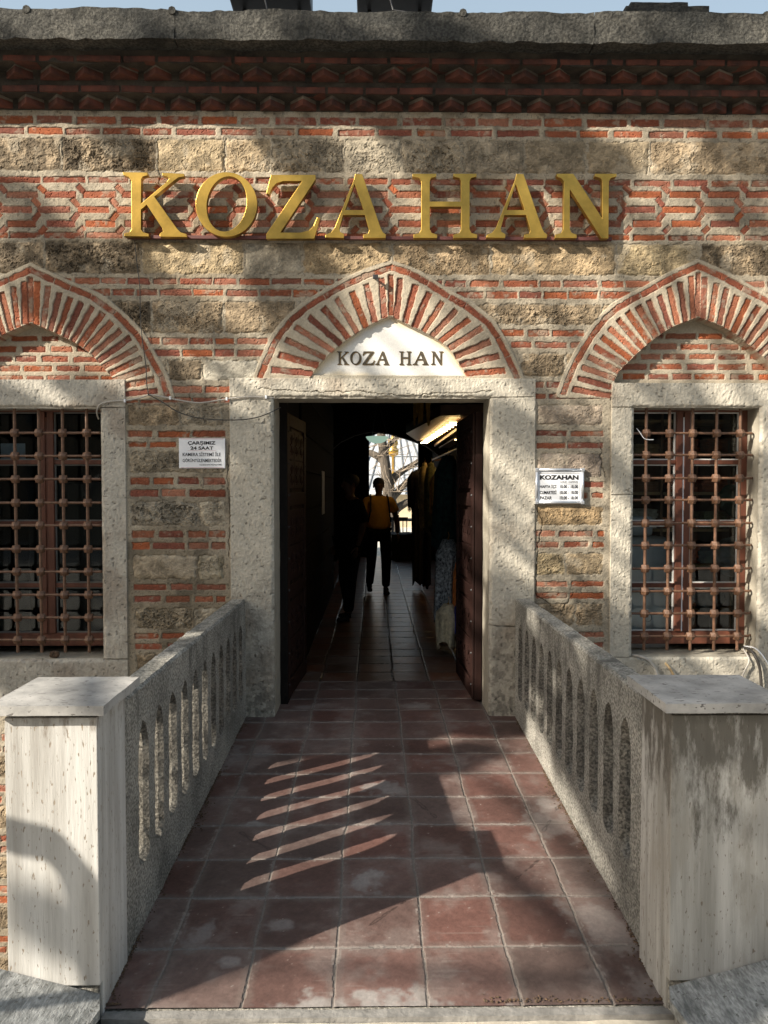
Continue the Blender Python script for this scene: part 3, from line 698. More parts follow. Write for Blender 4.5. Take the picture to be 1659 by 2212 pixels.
# grooved boards on the left wall
mb = MB()
z = .05
while z < 2.6:
    h = .33; mb.bbox(-.622, -.60, 1.2, 6.18, z, z + h - .012, .006); z += h
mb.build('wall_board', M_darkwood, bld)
# door leaves
def leaf(hx, hy, ang, sgn, label):
    M = Matrix.Translation((hx, hy, 0)) @ Matrix.Rotation(ang, 4, 'Z')
    a = MB(); W = .84; Ht = 2.10
    a.bbox(0, W, -.026, .026, .015, Ht, .004, M)
    p = MB()
    # raised rails, stiles and panels with carved strips, both faces
    for f in (-1, 1):
        y0, y1 = (.03, .045) if f > 0 else (-.045, -.03)
        for x0, x1 in ((0.005, .09), (W - .09, W - .005)): p.bbox(x0, x1, y0, y1, .02, Ht - .005, .004, M)
        for z0, z1 in ((.02, .14), (.74, .84), (1.42, 1.52), (Ht - .10, Ht - .006)): p.bbox(.091, W - .091, y0, y1 - .001, z0, z1, .004, M)
        for zz0, zz1 in ((.16, .72), (.86, 1.40), (1.54, Ht - .12)):
            yy0, yy1 = (.03, .040) if f > 0 else (-.040, -.03)
            n = 3
            for i in range(n):
                xa = .11 + i * (W - .22) / n; xb = xa + (W - .22) / n - .012
                p.bbox(xa, xb, yy0, yy1, zz0 + .01, (zz0 + zz1) / 2 - .006, .003, M); p.bbox(xa, xb, yy0, yy1, (zz0 + zz1) / 2 + .006, zz1 - .01, .003, M)
                cx = (xa + xb) / 2
                for zc_ in (zz0 + (zz1 - zz0) * .25, zz0 + (zz1 - zz0) * .75):
                    for an in (0, math.pi / 4, math.pi / 2, -math.pi / 4):
                        Mr = M @ Matrix.Translation((cx, 0, zc_)) @ Matrix.Rotation(an, 4, 'Y')
                        ya_, yb_ = (yy1, yy1 + .006) if f > 0 else (yy0 - .006, yy0)
                        p.box(-.075, .075, ya_ + an * .0002, yb_ + an * .0002, -.006, .006, Mr)
    o = a.build('door_leaf', M_doorwood, bld); p.build('carved_panel', M_doorwood, o); o['label'] = label
    k = MB()
    for i in range(9):
        for xx in (.045, W - .045):
            k.lathe((0, 0, 0), [(0, .006), (.008, .004), (.010, 0)], 8) if False else None
            q = M @ Vector((xx, .045 if sgn < 0 else -.045, .12 + i * .23)); k.tube([q, q + (M.to_3x3() @ Vector((0, .008 if sgn < 0 else -.008, 0)))], [.011, .004], 8); k.build('stud', M_iron, o); k = MB()
leaf(-.665, .33, R(86), 1, 'open left leaf of carved dark wood')
leaf(.755, .33, R(92), -1, 'open right leaf of carved reddish wood')

# ---- windows: sashes, panes, grilles
def window(x0, x1, z0, z1, yb, label, gx, gz, dark):
    f = MB(); yw = .17
    t = .014; xm = P(1472 if dark == 0 else 101, 1150, .17).x; te = .04 if dark == 0 else 0.0
    f.bbox(x0, x0 + t, yw, yw + .06, z0, z1, .004); f.bbox(x1 - t - te, x1, yw, yw + .06, z0, z1, .004)
    f.bbox(x0 + t, x1 - t - te, yw + .001, yw + .06, z0, z0 + .09, .004); f.bbox(x0 + t, x1 - t - te, yw + .001, yw + .06, z1 - .012, z1, .002)
    f.bbox(xm - .045, xm + .0, yw - .012, yw + .06, z0 + .09, z1 - .013, .004); f.bbox(xm + .012, xm + .055, yw - .006, yw + .06, z0 + .09, z1 - .013, .004)
    H_ = z1 - z0
    rails = (.265, .72) if dark else (.27, .53, .76)
    rails = [P(1500 if dark == 0 else 150, q_, .17).z for q_ in (1269, 1135, 1003)]
    for r in rails:
        f.bbox(x0 + t, xm - .045, yw + .004, yw + .05, r, r + .03, .003); f.bbox(xm + .055, x1 - t - te, yw + .004, yw + .05, r, r + .03, .003)
    o = f.build('window', M_wood, bld); o['label'] = label
    p = MB(); p.box(x0 + .03, xm - .02, yw + .028, yw + .032, z0 + .05, z1 - .03); p.build('pane', M_glass, o)
    p = MB(); p.box(xm + .03, x1 - .05, yw + .028, yw + .032, z0 + .05, z1 - .03); p.build('pane', M_glass, o)
    b = MB()                                # white glazing beads
    zr = [z0 + .09] + sum([[r, r + .03] for r in rails], []) + [z1 - .013]
    for xa, xb in ((x0 + t, xm - .045), (xm + .055, x1 - t - te)):
        for i in range(0, len(zr) - 1, 2):
            za, zb = zr[i], zr[i + 1]
            for q in ((xa + .001, xa + .009, za + .001, zb - .001), (xb - .009, xb - .001, za + .001, zb - .001)): b.box(q[0], q[1], yw + .012, yw + .026, q[2], q[3])
            for q in ((xa + .01, xb - .01, za + .001, za + .009), (xa + .01, xb - .01, zb - .009, zb - .001)): b.box(q[0], q[1], yw + .013, yw + .026, q[2], q[3])
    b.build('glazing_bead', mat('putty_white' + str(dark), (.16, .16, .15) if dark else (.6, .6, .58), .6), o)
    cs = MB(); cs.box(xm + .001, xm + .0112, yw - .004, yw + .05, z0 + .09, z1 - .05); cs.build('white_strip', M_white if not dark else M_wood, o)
    # iron grille
    g = empty('window_grille'); g.parent = bld; g['label'] = label.replace('wooden sash', 'knotted iron grille')
    yg = .055
    vxs = [P(a, 1150, yg).x for a in gx]; hzs = [P(sum(gx) / len(gx), b, yg).z for b in gz]
    for xv in vxs:
        m_ = MB(); m_.tube([(xv, yg, z0 - .02), (xv, yg, z1 + .02)], .0105, 8)
        for zz in hzs:
            zk = zz; s_ = .026; vs = []
            Mk = Matrix.Translation((xv, yg, zk)) @ Matrix.Rotation(random.uniform(-.06, .06), 4, 'Y')
            # cuboctahedron-like knot
            for a_, b_ in ((0, 1), (0, 2), (1, 2)):
                for sa in (-1, 1):
                    for sb in (-1, 1):
                        v_ = [0, 0, 0]; v_[a_] = sa * s_; v_[b_] = sb * s_; v_[1] *= .9; vs.append(Mk @ Vector(v_))
            vs.append(Mk @ Vector((0, -s_ * 1.25, 0)))
            bm = bmesh.new(); [bm.verts.new(v_) for v_ in vs]; bmesh.ops.convex_hull(bm, input=list(bm.verts)); bm.verts.index_update()
            m_.add([v_.co.copy() for v_ in bm.verts], [[q.index for q in f_.verts] for f_ in bm.faces]); bm.free()
        m_.build('vertical_bar', M_rust, g)
    for zz in hzs:
        MB().tube([(x0 - .02 if dark else x0 - .02, yg, zz), (x1 - .03, yg, zz), (x1 + .02, yg + .06, zz)], .0085, 8).build('horizontal_bar', M_rust, g)
    return xm
window(RX0, RX1, RZ0 + .055, RZ1, 0, 'wooden sash of the right window', [1393.7, 1443.7, 1493.6, 1545, 1595.8], [936, 983, 1033, 1080, 1130, 1178, 1228, 1277, 1325, 1374], 0)
window(LX0, LX1, LZ0 + .055, LZ1, 0, 'wooden sash of the left window', [34 - 104, 34 - 52, 35, 87, 138, 190], [935, 985, 1035, 1086, 1135, 1186, 1235, 1285, 1334, 1382], 1)
# rooms behind the windows
for x0, x1 in ((LX0 - .5, -.85), (1.42, XB - .2)):
    mb = MB()
    mb.box(x0, x1, 2.2, 2.3, -.2, 3.0); mb.box(x0, x1, .30, 2.2, 2.9, 3.0); mb.box(x0, x1, .3, 2.2, -.2, -.1)
    mb.box(x0 - .05, x0, .3, 2.3, -.2, 3.0); mb.box(x1, x1 + .05, .3, 2.3, -.2, 3.0)
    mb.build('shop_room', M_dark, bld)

# ================================================================== BIG LETTERS
def R1(x, y): return (x * .5, y * .5)
def R2(x, y): return (829.5 + x * .5, y * .5)
def curve(pts):  # keep
    return pts
LK = [(530, 743), (638, 745), (638, 757), (617, 763), (610, 775), (609, 880), (722, 784), (730, 771), (722, 763), (702, 759), (700, 746), (795, 750), (795, 763), (772, 766), (755, 778), (667, 850), (765, 988), (780, 1003), (806, 1011), (808, 1024), (690, 1022), (690, 1009),
      (704, 1000), (701, 987), (634, 884), (609, 906), (609, 990), (618, 1003), (643, 1010), (643, 1022), (535, 1020), (537, 1009), (561, 1001), (568, 988), (567, 782), (557, 765), (532, 756)]
LO_o = [(978 + 133 * math.cos(a), 883 + 140 * math.sin(a)) for a in [2 * math.pi * k / 48 for k in range(48)]]
LO_i = [(979 + 86 * math.cos(a) - 10 * math.sin(a), 881 + 119 * math.sin(a)) for a in [2 * math.pi * k / 48 for k in range(48)]]
LZ_ = [(1170, 755), (1363, 755), (1363, 776), (1212, 1004), (1300, 1004), (1335, 995), (1355, 975), (1370, 938), (1383, 941), (1358, 1031), (1150, 1031), (1150, 1012), (1305, 782), (1225, 782), (1195, 792), (1178, 810), (1163, 840), (1150, 836)]
LA_o = [(573, 750), (603, 752), (683, 985), (692, 1003), (706, 1013), (704, 1028), (608, 1028), (606, 1014), (628, 1008), (633, 995), (614, 929), (521, 929), (505, 985), (507, 1001), (525, 1011), (524, 1028), (443, 1026), (444, 1014), (468, 1004), (484, 983), (566, 778)]
LA_i = [(570, 795), (608, 907), (530, 907)]
LH = [(123, 750), (226, 750), (226, 763), (204, 769), (198, 783), (198, 870), (332, 870), (332, 783), (326, 769), (300, 763), (300, 750), (400, 750), (400, 763), (377, 769), (370, 783), (370, 990), (378, 1006), (403, 1013), (403, 1028), (300, 1028), (300, 1013), (326, 1006), (333, 990), (333, 893), (198, 893), (198, 990),
      (206, 1006), (230, 1013), (230, 1028), (128, 1028), (128, 1013), (153, 1006), (161, 990), (161, 783), (153, 769), (123, 763)]
LN = [(745, 750), (818, 750), (943, 942), (943, 783), (936, 769), (912, 763), (912, 750), (1005, 750), (1005, 763), (981, 769), (972, 783), (970, 1030), (940, 1030), (803, 818), (803, 990), (812, 1006), (833, 1013), (833, 1028), (740, 1028), (740, 1013), (766, 1006), (775, 990), (777, 785), (768, 772), (748, 763)]
glyph = {'K': [LK], 'O': [LO_o, LO_i], 'Z': [LZ_], 'A': [LA_o, LA_i], 'H': [LH], 'N': [LN]}
sign = tag(empty('sign', P(800, 512, -.03)), 'large raised gold serif letters KOZA HAN on a thin dark rail across the facade', 'sign')
YF, YBk = -.078, -.036
def put(gl, conv):
    mb = MB(); outs = []
    for ol in gl:
        outs.append([(lambda q: (q.x, q.z))(P(*conv(a, b), YF)) for a, b in ol])
    mb.prism(outs, lambda u, v, d: Vector((u, d, v)), YF, YBk)
    me_o = mb.build('letter', M_gold, sign)
    bv = me_o.modifiers.new('bevel', 'BEVEL'); bv.width = .002; bv.segments = 2; bv.limit_method = 'ANGLE'; bv.angle_limit = R(40)
    return me_o
put(glyph['K'], R1); put(glyph['O'], R1); put(glyph['Z'], R1)
put(glyph['A'], lambda x, y: (829.5 + x * .5 - 348.5, y * .5)); put(glyph['H'], R2); put(glyph['A'], R2); put(glyph['N'], R2)
a, b = P(274, 508, -.03), P(1322, 513, -.03)
mb = MB(); mb.bbox(a.x, b.x, -.034, -.008, a.z - .022, a.z + .0, .002); mb.build('mounting_rail', mat('rail_paint', (.10, .03, .025), .6), sign)
# inscription on the plaque
ins_ = empty('lettering'); ins_.parent = parts[6]
spans = [('K', 728, 754), ('O', 756, 780), ('Z', 783, 809), ('A', 810, 840), ('H', 862, 888), ('A', 891, 925), ('N', 931, 957)]
acc = MB(); ed = MB()
for ch, xa, xb in spans:
    gl = glyph[ch]; allx = [p[0] for p in gl[0]]; ally = [p[1] for p in gl[0]]; x0, x1, y0, y1 = min(allx), max(allx), min(ally), max(ally)
    outs = []; outs2 = []
    for ol in gl:
        o1 = []; 
        for (u, v) in ol:
            q = P(xa + (u - x0) / (x1 - x0) * (xb - xa), 759 + (v - y0) / (y1 - y0) * 29, .033); o1.append((q.x, q.z))
        outs.append(o1)
    MB().prism(outs, lambda u, v, d: Vector((u, d, v)), .0305, .04).build('engraved_letter', M_engr, parts[6])
    MB().prism(outs, lambda u, v, d: Vector((u + .0035, d, v - .003)), .032, .04).build('gilt_edge', M_gilt, parts[6])
bpy.data.objects.remove(ins_)

# ================================================================== TEXT SIGNS
def text_mesh(mb, s, x0, x1, z0, z1, y, bold=.0, face=(0, -1)):
    cu = bpy.data.curves.new('t', 'FONT'); cu.body = s; cu.offset = bold; cu.resolution_u = 3
    o = bpy.data.objects.new('t', cu); COL.objects.link(o)
    dg = bpy.context.evaluated_depsgraph_get(); dg.update()
    me = bpy.data.meshes.new_from_object(o.evaluated_get(dg))
    vs = [v.co.copy() for v in me.vertices]; fs = [tuple(p.vertices) for p in me.polygons]
    bpy.data.objects.remove(o); bpy.data.curves.remove(cu); bpy.data.meshes.remove(me)
    if not vs: return
    ax, bx_ = min(v.x for v in vs), max(v.x for v in vs); az, bz = min(v.y for v in vs), max(v.y for v in vs)
    mb.add([Vector((x0 + (v.x - ax) / (bx_ - ax) * (x1 - x0), y, z0 + (v.y - az) / (bz - az) * (z1 - z0))) for v in vs], fs)
def sign_rows(mb, conv, rows, y):
    for s, xa, xb, ya, yb, b in rows:
        A, B = conv(xa, yb), conv(xb, ya)
        text_mesh(mb, s, A[0], B[0], A[1], B[1], y, b)
# left notice (crop 600,1650 - 1000,1950)
def cl(x, y):
    q = P((600 + x * .2411) / 1.8228, (1650 + y * .2411) / 1.8228, -.018); return (q.x, q.z)
t = tag(empty('notice_sign', (cl(430, 800)[0], -.01, cl(430, 800)[1])), 'white camera notice board with black capitals on the left brick pier', 'sign')
A, B = cl(434, 803), cl(1184, 314)
MB().bbox(A[0], B[0], -.016, -.004, A[1], B[1], .0015).build('board', M_white, t)
mb = MB()
sign_rows(mb, cl, [('ÇARŞIMIZ', 578, 1032, 358, 432, .03), ('24 SAAT', 622, 995, 446, 502, .03), ('KAMERA SİSTEMİ İLE', 494, 1115, 533, 606, .012), ('GÖRÜNTÜLENMEKTEDİR', 495, 1127, 632, 704, .012), ('KOZAHAN YÖNETİMİ', 772, 1132, 728, 758, .01)], -.0175)
mb.build('lettering', M_ink, t, recalc=False)
mb = MB()
for yy in (324, 792):
    a, b = cl(462, yy + 3), cl(1160, yy - 3); mb.box(a[0], b[0], -.0172, -.016, a[1], b[1])
a, b = cl(575, 518), cl(1040, 515); mb.box(a[0], b[0], -.0172, -.016, a[1], b[1])
mb.build('border_line', mat('faded_pink', (.62, .35, .38), .5), t)
# right opening hours board (crop 2050,1780 - 2450,2080)
def cr(x, y):
    q = P((2050 + x * .2411) / 1.8228, (1780 + y * .2411) / 1.8228, -.03); return (q.x, q.z)
t = tag(empty('opening_hours_board', (cr(235, 850)[0], -.01, cr(235, 850)[1])), 'small opening hours board in a grey metal snap frame on the right brick pier', 'sign')
A, B = cr(245, 846), cr(1040, 268)
MB().box(A[0] + .01, B[0] - .01, -.020, -.004, A[1] + .01, B[1] - .01).build('board', M_white, t)
mb = MB(); r_ = .0105
for p0, p1 in (((A[0] + .022, A[1] + .009), (B[0] - .018, A[1] + .009)), ((A[0] + .022, B[1] - .009), (B[0] - .018, B[1] - .009)), ((A[0] + .009, A[1] + .018), (A[0] + .009, B[1] - .018)), ((B[0] - .009, A[1] + .018), (B[0] - .009, B[1] - .018))):
    mb.tube([(p0[0], -.022, p0[1]), (p1[0], -.022, p1[1])], r_, 12)
mb.build('frame', M_alu, t, smooth=True)
mb = MB()
for qx in (A[0] + .009, B[0] - .009):
    for qz in (A[1] + .009, B[1] - .009): MB().bbox(qx - .0115, qx + .0115, -.0345, -.006, qz - .0115, qz + .0115, .004).build('corner_cap', M_alu, t)
mb = MB()
sign_rows(mb, cr, [('KOZAHAN', 318, 952, 375, 452, .05), ('AÇILIŞ - KAPANIŞ', 648, 940, 474, 508, .008), ('HAFTA İÇİ', 318, 590, 526, 598, .022), ('CUMARTESİ', 318, 590, 616, 688, .022), ('PAZAR', 322, 514, 722, 775, .022),
    ('10.00 - 18.00', 646, 942, 536, 592, .026), ('10.00 - 18.00', 646, 942, 632, 688, .026), ('10.00 - 18.00', 646, 942, 720, 776, .026)], -.0215)
a, b = cr(632, 522), cr(948, 519); mb.box(a[0], b[0], -.0216, -.0205, a[1], b[1])
a, b = cr(305, 350), cr(972, 346); mb.box(a[0], b[0], -.0216, -.0205, a[1], b[1])
a, b = cr(968, 795), cr(972, 350); mb.box(a[0], b[0], -.0217, -.0205, a[1], b[1])
mb.build('lettering', M_ink, t, recalc=False)

# ================================================================== BRIDGE
def floor_patch(name, x0, x1, y0, y1, cell, cols, rows, zf, m, tone, grout=.006, gc=(.165, .145, .13), patches=(), relief=1.):
    gx = np.arange(x0, x1 + cell, cell); gy = np.arange(y0, y1 + cell, cell); X, Y = np.meshgrid(gx, gy)
    X = X.astype(np.float32); Y = Y.astype(np.float32)
    jx = (fbm(X, Y, 3.3, 201, 5, .6) - .5) * .026; jy = (fbm(X, Y, 3.3, 211, 5, .6) - .5) * .026
    cols = np.array(sorted(cols)); rows = np.array(sorted(rows))
    ci = np.searchsorted(cols, X + jx); ri = np.searchsorted(rows, Y + jy)
    dx = np.min(np.abs((X + jx)[..., None] - cols), -1); dy = np.min(np.abs((Y + jy)[..., None] - rows), -1); d = np.minimum(dx, dy)
    rr = np.random.RandomState(9); tab = rr.rand(64, 400).astype(np.float32); tab2 = rr.rand(64, 400).astype(np.float32)
    a = tab[ci % 64, ri % 400][..., None]; b = tab2[ci % 64, ri % 400][..., None]
    t1, t2 = np.array(tone[0]), np.array(tone[1])
    f1 = fbm(X, Y, 5, 231, 4)[..., None]; f2 = fbm(X, Y, 45, 241, 4, .65)[..., None]; f3 = fbm(X, Y, 14, 251, 4)[..., None]
    C = (t1 * (1 - a) + t2 * a) * (.8 + .4 * b) * (.70 + .6 * f1) * (.75 + .5 * f2)
    dust = sst(.50, .72, f1 * .5 + f3 * .5 + (d[..., None] < .03) * .05); C = C * (1 - .5 * dust) + np.array([.20, .165, .15]) * .5 * dust
    sp = sst(.80, .86, f2); C = C * (1 - sp) + np.array([.32, .28, .25]) * sp
    for (px, py, rx, ry, st) in patches:
        q = floor_pt(px, py); e = np.hypot((X - q.x) / rx, (Y - q.y) / ry) + (f3[..., 0] - .5) * 2.2 + (f2[..., 0] - .5) * 1.0; k = (sst(1.15, .35, e) * st)[..., None]
        C = C * (1 - k) + np.array([.27, .245, .23]) * (.8 + .4 * f2) * k
    gm = sst(grout, grout * .45, d + (f2[..., 0] - .5) * .008)[..., None]
    for (c0, c1) in (((-.05, -2.35), (.12, -2.16)), ((.60, -2.0), (.74, -1.84)), ((-.62, -1.6), (-.47, -1.75)), ((.30, -1.45), (.20, -1.24)), ((.80, -1.60), (.93, -1.35))):
        ex, ey = c1[0] - c0[0], c1[1] - c0[1]; t_ = np.clip(((X - c0[0]) * ex + (Y - c0[1]) * ey) / (ex * ex + ey * ey), 0, 1)
        kk = (np.exp(-((np.hypot(X - c0[0] - ex * t_, Y - c0[1] - ey * t_) + (f3[..., 0] - .5) * .05) / .0030) ** 2))[..., None]; C = C * (1 - .6 * kk)
    chp = (sst(.62, .70, f2 * .55 + f3 * .5) * (d < .016)[..., None]) * .8; C = C * (1 - chp) + np.array([.24, .205, .185]) * chp
    scr = sst(.70, .75, vn(X * 9 + f1[..., 0] * 3, Y * 160, 5) * .8 + f3[..., 0] * .25)[..., None] * (f1 > .62) * .18; C = C * (1 - scr) + np.array([.30, .25, .22]) * scr
    edg = sst(.035, .0, d + (f3[..., 0] - .5) * .05)[..., None] * .45; C = C * (1 - edg) + np.array([.15, .125, .11]) * edg
    C = C * (1 - gm) + np.array(gc) * (.7 + .6 * f2) * gm
    Z = zf(Y) + ((tab[ri % 64, ci % 400] - .5) * .003 * relief + (f1[..., 0] - .5) * .006 * relief - gm[..., 0] * .0035 + (f2[..., 0] - .5) * .0012)
    V = np.stack([X, Y, Z], -1).reshape(-1, 3)
    o = grid_mesh(name, V, quads(len(gy), len(gx)).reshape(-1, 4), np.clip(C, .01, .8).reshape(-1, 3), m); return o
def floor_pt(px, py):
    d = ROT @ Vector(((px - 829.5) / FPX, -(py - 1106) / FPX, -1))
    # plane z = SLOPE*y
    t = (SLOPE * CAM.y - CAM.z) / (d.z - SLOPE * d.y)
    return CAM + d * t
cols = [-.733, -.430, -.134, .174, .473, .772, 1.07, -1.03]
rows = [-2.441, -2.128, -1.835, -1.527, -1.229, -.938, -.657, -.42, -.115, .15, .43, .68, .93]
deck = floor_patch('floor', -.90, 1.00, -2.735, .94, .0042, cols, rows, lambda Y: np.where(Y < 0, SLOPE * Y, 0), M_floor, ((.118, .060, .050), (.108, .076, .068)),
    patches=((430, 2020, .10, .07, .55), (610, 1998, .07, .05, .5), (795, 1905, .09, .09, .8), (835, 1705, .12, .08, .7), (905, 1520, .14, .08, .6), (820, 2160, .09, .05, .2), (830, 2178, .30, .075, 1.0), (575, 1625, .08, .1, .5),
             (500, 1640, .08, .2, .5), (655, 1525, .09, .06, .5), (1180, 1770, .12, .2, .5), (1300, 1990, .12, .2, .6), (1190, 1735, .1, .05, .5), (555, 1780, .05, .03, .9), (1025, 1870, .03, .03, .6), (500, 2078, .05, .03, .6), (690, 1520, .1, .05, .4), (1400, 2120, .1, .1, .4)))
tag(deck, kind='structure')
inn = floor_patch('passage_floor', -.80, 1.40, .942, 12.3, .011, [-.62, -.43, -.14, .155, .445, .74, 1.04, 1.34], [.94 + .30 * i for i in range(40)] , lambda Y: Y * 0, M_floorin, ((.17, .058, .026), (.10, .06, .042)), grout=.008, gc=(.012, .011, .010), relief=.5)
tag(inn, kind='structure')
# cement edge and pale stone step in front of the tiles
rough_box('step', (-.86, .97, -2.775, -2.737, -.35, -.121), .03, .003, mat('cement', (.22, .21, .195), .95, .3, 20, bump=.6), seed=3)
tag(bpy.data.objects['step'], kind='structure')
o = rough_box('landing', (-.86, .97, -3.6, -2.778, -.35, -.137), .05, .004, mat('pale_step_stone', (.42, .38, .31), .9, .25, 8, bump=.5), seed=4); tag(o, kind='structure')
# deck slab
mb = MB()
mb.add([(-1.0, -2.74, -.40), (1.09, -2.74, -.40), (1.09, .1, -.28), (-1.0, .1, -.28), (-1.0, -2.74, -.125), (1.09, -2.74, -.125), (1.09, .1, -.012), (-1.0, .1, -.012)], [(0, 3, 2, 1), (4, 5, 6, 7), (0, 1, 5, 4), (1, 2, 6, 5), (2, 3, 7, 6), (3, 0, 4, 7)])
o = mb.build('bridge_slab', M_conc); tag(o, kind='structure')

# balustrades: concrete panels pierced by slots
BLX, BRX = -.869, .958; BT = .10
def balustrade(xi, sgn, label, first):
    y0, y1 = -2.50, -.005
    ol = [(y0, fz(y0) - .22), (y1, fz(y1) - .22)] + [(y1, .803)] + [(y1 + (y0 - y1) * i / 8, .803 + .014 * i / 8 + random.uniform(-.0025, .0025)) for i in range(1, 9)]
    ol = [(y0, fz(y0) - .22), (y1, fz(y1) - .22)] + ol[2:]
    slots = []
    y = first
    while y < -.12:
        slots.append(y); y += .2075
    def loop(yc, wd, dz):
        zb = .15 + .02 * (yc + 2.5) / 2.5 - dz; zt = .665 - .02 * (yc + 2.5) / 2.5 + dz; pts = []
        h = wd / 2
        for u, v in ((-.7, 0.02), (0, 0), (.7, .02), (1, .06), (1, .25), (1, .45), (1, .65), (.95, .8), (.75, .9), (.4, .965), (0, 1), (-.4, .965), (-.75, .9), (-.95, .8), (-1, .65), (-1, .45), (-1, .25), (-1, .06)):
            pts.append((yc + u * h + random.uniform(-.0022, .0022), zb + (zt - zb) * v))
        return pts
    st = random.getstate()
    outer = [loop(y, .132, .016) for y in slots]; inner = []
    for L, yc in zip(outer, slots):
        inner.append([(yc + (p[0] - yc) * .86, .41 + (p[1] - .41) * .95) for p in L])
    mb = MB()
    def cap(x, loops, ol_):
        bm = bmesh.new()
        for l_ in [ol_] + loops:
            vs = [bm.verts.new((p[0], p[1], 0)) for p in l_]
            for i in range(len(vs)): bm.edges.new((vs[i], vs[(i + 1) % len(vs)]))
        bmesh.ops.triangle_fill(bm, use_beauty=True, use_dissolve=False, edges=list(bm.edges)); bm.verts.index_update()
        mb.add([Vector((x, v.co.x, v.co.y)) for v in bm.verts], [tuple(v.index for v in f.verts) for f in bm.faces]); bm.free()
    ch = .010
    ol_in = [(min(max(a, y0 + .0), y1), b - (ch if b > .5 else 0)) for a, b in ol]
    xo = xi + sgn * BT
    cap(xi, outer, ol_in); cap(xo, outer, ol_in)
    def ring(a, xa, b, xb):
        n = len(a); mb.add([Vector((xa, p[0], p[1])) for p in a] + [Vector((xb, p[0], p[1])) for p in b], [(i, (i + 1) % n, n + (i + 1) % n, n + i) for i in range(n)])
    for o_, i_ in zip(outer, inner):
        ring(o_, xi, i_, xi + sgn * .022); ring(i_, xi + sgn * .022, i_, xo - sgn * .022); ring(i_, xo - sgn * .022, o_, xo)
    ring(ol_in, xi, ol, xi + sgn * ch); ring(ol, xi + sgn * ch, ol, xo - sgn * ch); ring(ol, xo - sgn * ch, ol_in, xo)
    bm = bmesh.new(); me = bpy.data.meshes.new('balustrade'); me.from_pydata(mb.v, [], mb.f); bm.from_mesh(me)
    bmesh.ops.remove_doubles(bm, verts=bm.verts, dist=1e-5)
    for it in range(7):
        es = [e for e in bm.edges if e.calc_length() > .035]
        if not es: break
        bmesh.ops.subdivide_edges(bm, edges=es, cuts=1); bmesh.ops.triangulate(bm, faces=[f for f in bm.faces if len(f.verts) > 4])
        if len(bm.verts) > 90000: break
    for v in bm.verts:
        v.co += mnoise.noise_vector(v.co * 22) * .0035 + mnoise.noise_vector(v.co * 70) * .0025
    bmesh.ops.recalc_face_normals(bm, faces=bm.faces)
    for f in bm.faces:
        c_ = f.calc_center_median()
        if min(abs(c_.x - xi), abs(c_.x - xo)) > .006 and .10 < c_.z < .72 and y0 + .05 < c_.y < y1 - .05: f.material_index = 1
    bm.to_mesh(me); bm.free()
    o = link('balustrade', me, M_conc); me.materials.append(M_concshade); tag(o, label, 'balustrade'); return o
balustrade(BLX, -1, 'rough concrete balustrade with tall slots on the left side of the tiled bridge', -2.43 + .15)
balustrade(BRX, 1, 'rough concrete balustrade with tall slots on the right side of the tiled bridge', -2.43 + .16)

def pillar(x0, x1, sgn, label, M_trav=M_trav):
    t = tag(empty('pillar', ((x0 + x1) / 2, -2.6, -.15)), label, 'pillar')
    y0, y1 = -2.775, -2.505
    M = None
    mb = MB()
    xi = x1 if sgn < 0 else x0
    # four cladding slabs round a core, open joint at the corner
    mb.bbox(x0, x1, y0, y0 + .028, -.012, .838, .003)
    for xa in ((x0, x0 + .026), (x1 - .026, x1)): mb.bbox(xa[0] + .001, xa[1] - .001, y0 + .030, y1, -.35, .836, .003)
    mb.bbox(x0 + .028, x1 - .028, y1 - .02, y1 + .0, -.35, .832, .003)
    mb.build('shaft', M_trav, t)
    c_ = MB(); c_.bbox(x0 + .03, x1 - .03, y0 + .032, y1 - .024, -.4, .83, .003); c_.bbox(x0 + .008, x1 - .008, y0 + .006, y1 - .01, .838, .856, .004); c_.build('mortar_core', M_conc, t)
    cp = MB(); rough_box('cap', (x0 - .035, x1 + .035, y0 - .04, y1 + .05, .856, .886), .03, .0016, None, build=False, mb=cp, seed=x0)
    cp.build('cap', M_cap, t)
    b_ = MB(); b_.bbox(x0 + .01, x1 - .01, y0 + .02, y1, -.5, -.014, .004); b_.build('plinth', M_conc, t)
pillar(-1.148, -.862, -1, 'square travertine pillar with flat cap at the left end of the bridge')
pillar(.935, 1.265, 1, 'square travertine pillar with dark stains at the right end of the bridge', M_trav2)
# sloping marble copings in front of the pillars
def coping(pts, label, z):
    n = len(pts); mb = MB()
    mb.prism([[(a, b) for a, b in pts]], lambda u, v, d: Vector((u, v, d + .27 * (min(abs(u), 1.7) - .87))), z, z - .03)
    t = tag(empty('coping', (pts[0][0], pts[0][1], -.3)), label, 'coping')
    o = mb.build('slab', M_slab, t)
    cx, cy = sum(p[0] for p in pts) / n, sum(p[1] for p in pts) / n
    MB().prism([[(cx + (a - cx) * .96, cy + (b - cy) * .96) for a, b in pts]], lambda u, v, d: Vector((u, v, d + (.27 * (min(abs(u), 1.7) - .87) if d > -.5 else 0))), z - .032, -.6).build('base_wall', M_conc, t)
coping([(-.862, -2.779), (-.84, -2.84), (-.90, -3.45), (-1.3, -3.4), (-1.7, -3.3), (-1.7, -2.779), (-1.3, -2.779)], 'grey veined marble coping slab at the foot of the left pillar', -.034)
coping([(.935, -2.779), (.915, -2.84), (.98, -3.45), (1.3, -3.4), (1.7, -3.3), (1.7, -2.779), (1.3, -2.779)], 'grey veined marble coping slab at the foot of the right pillar', -.045)

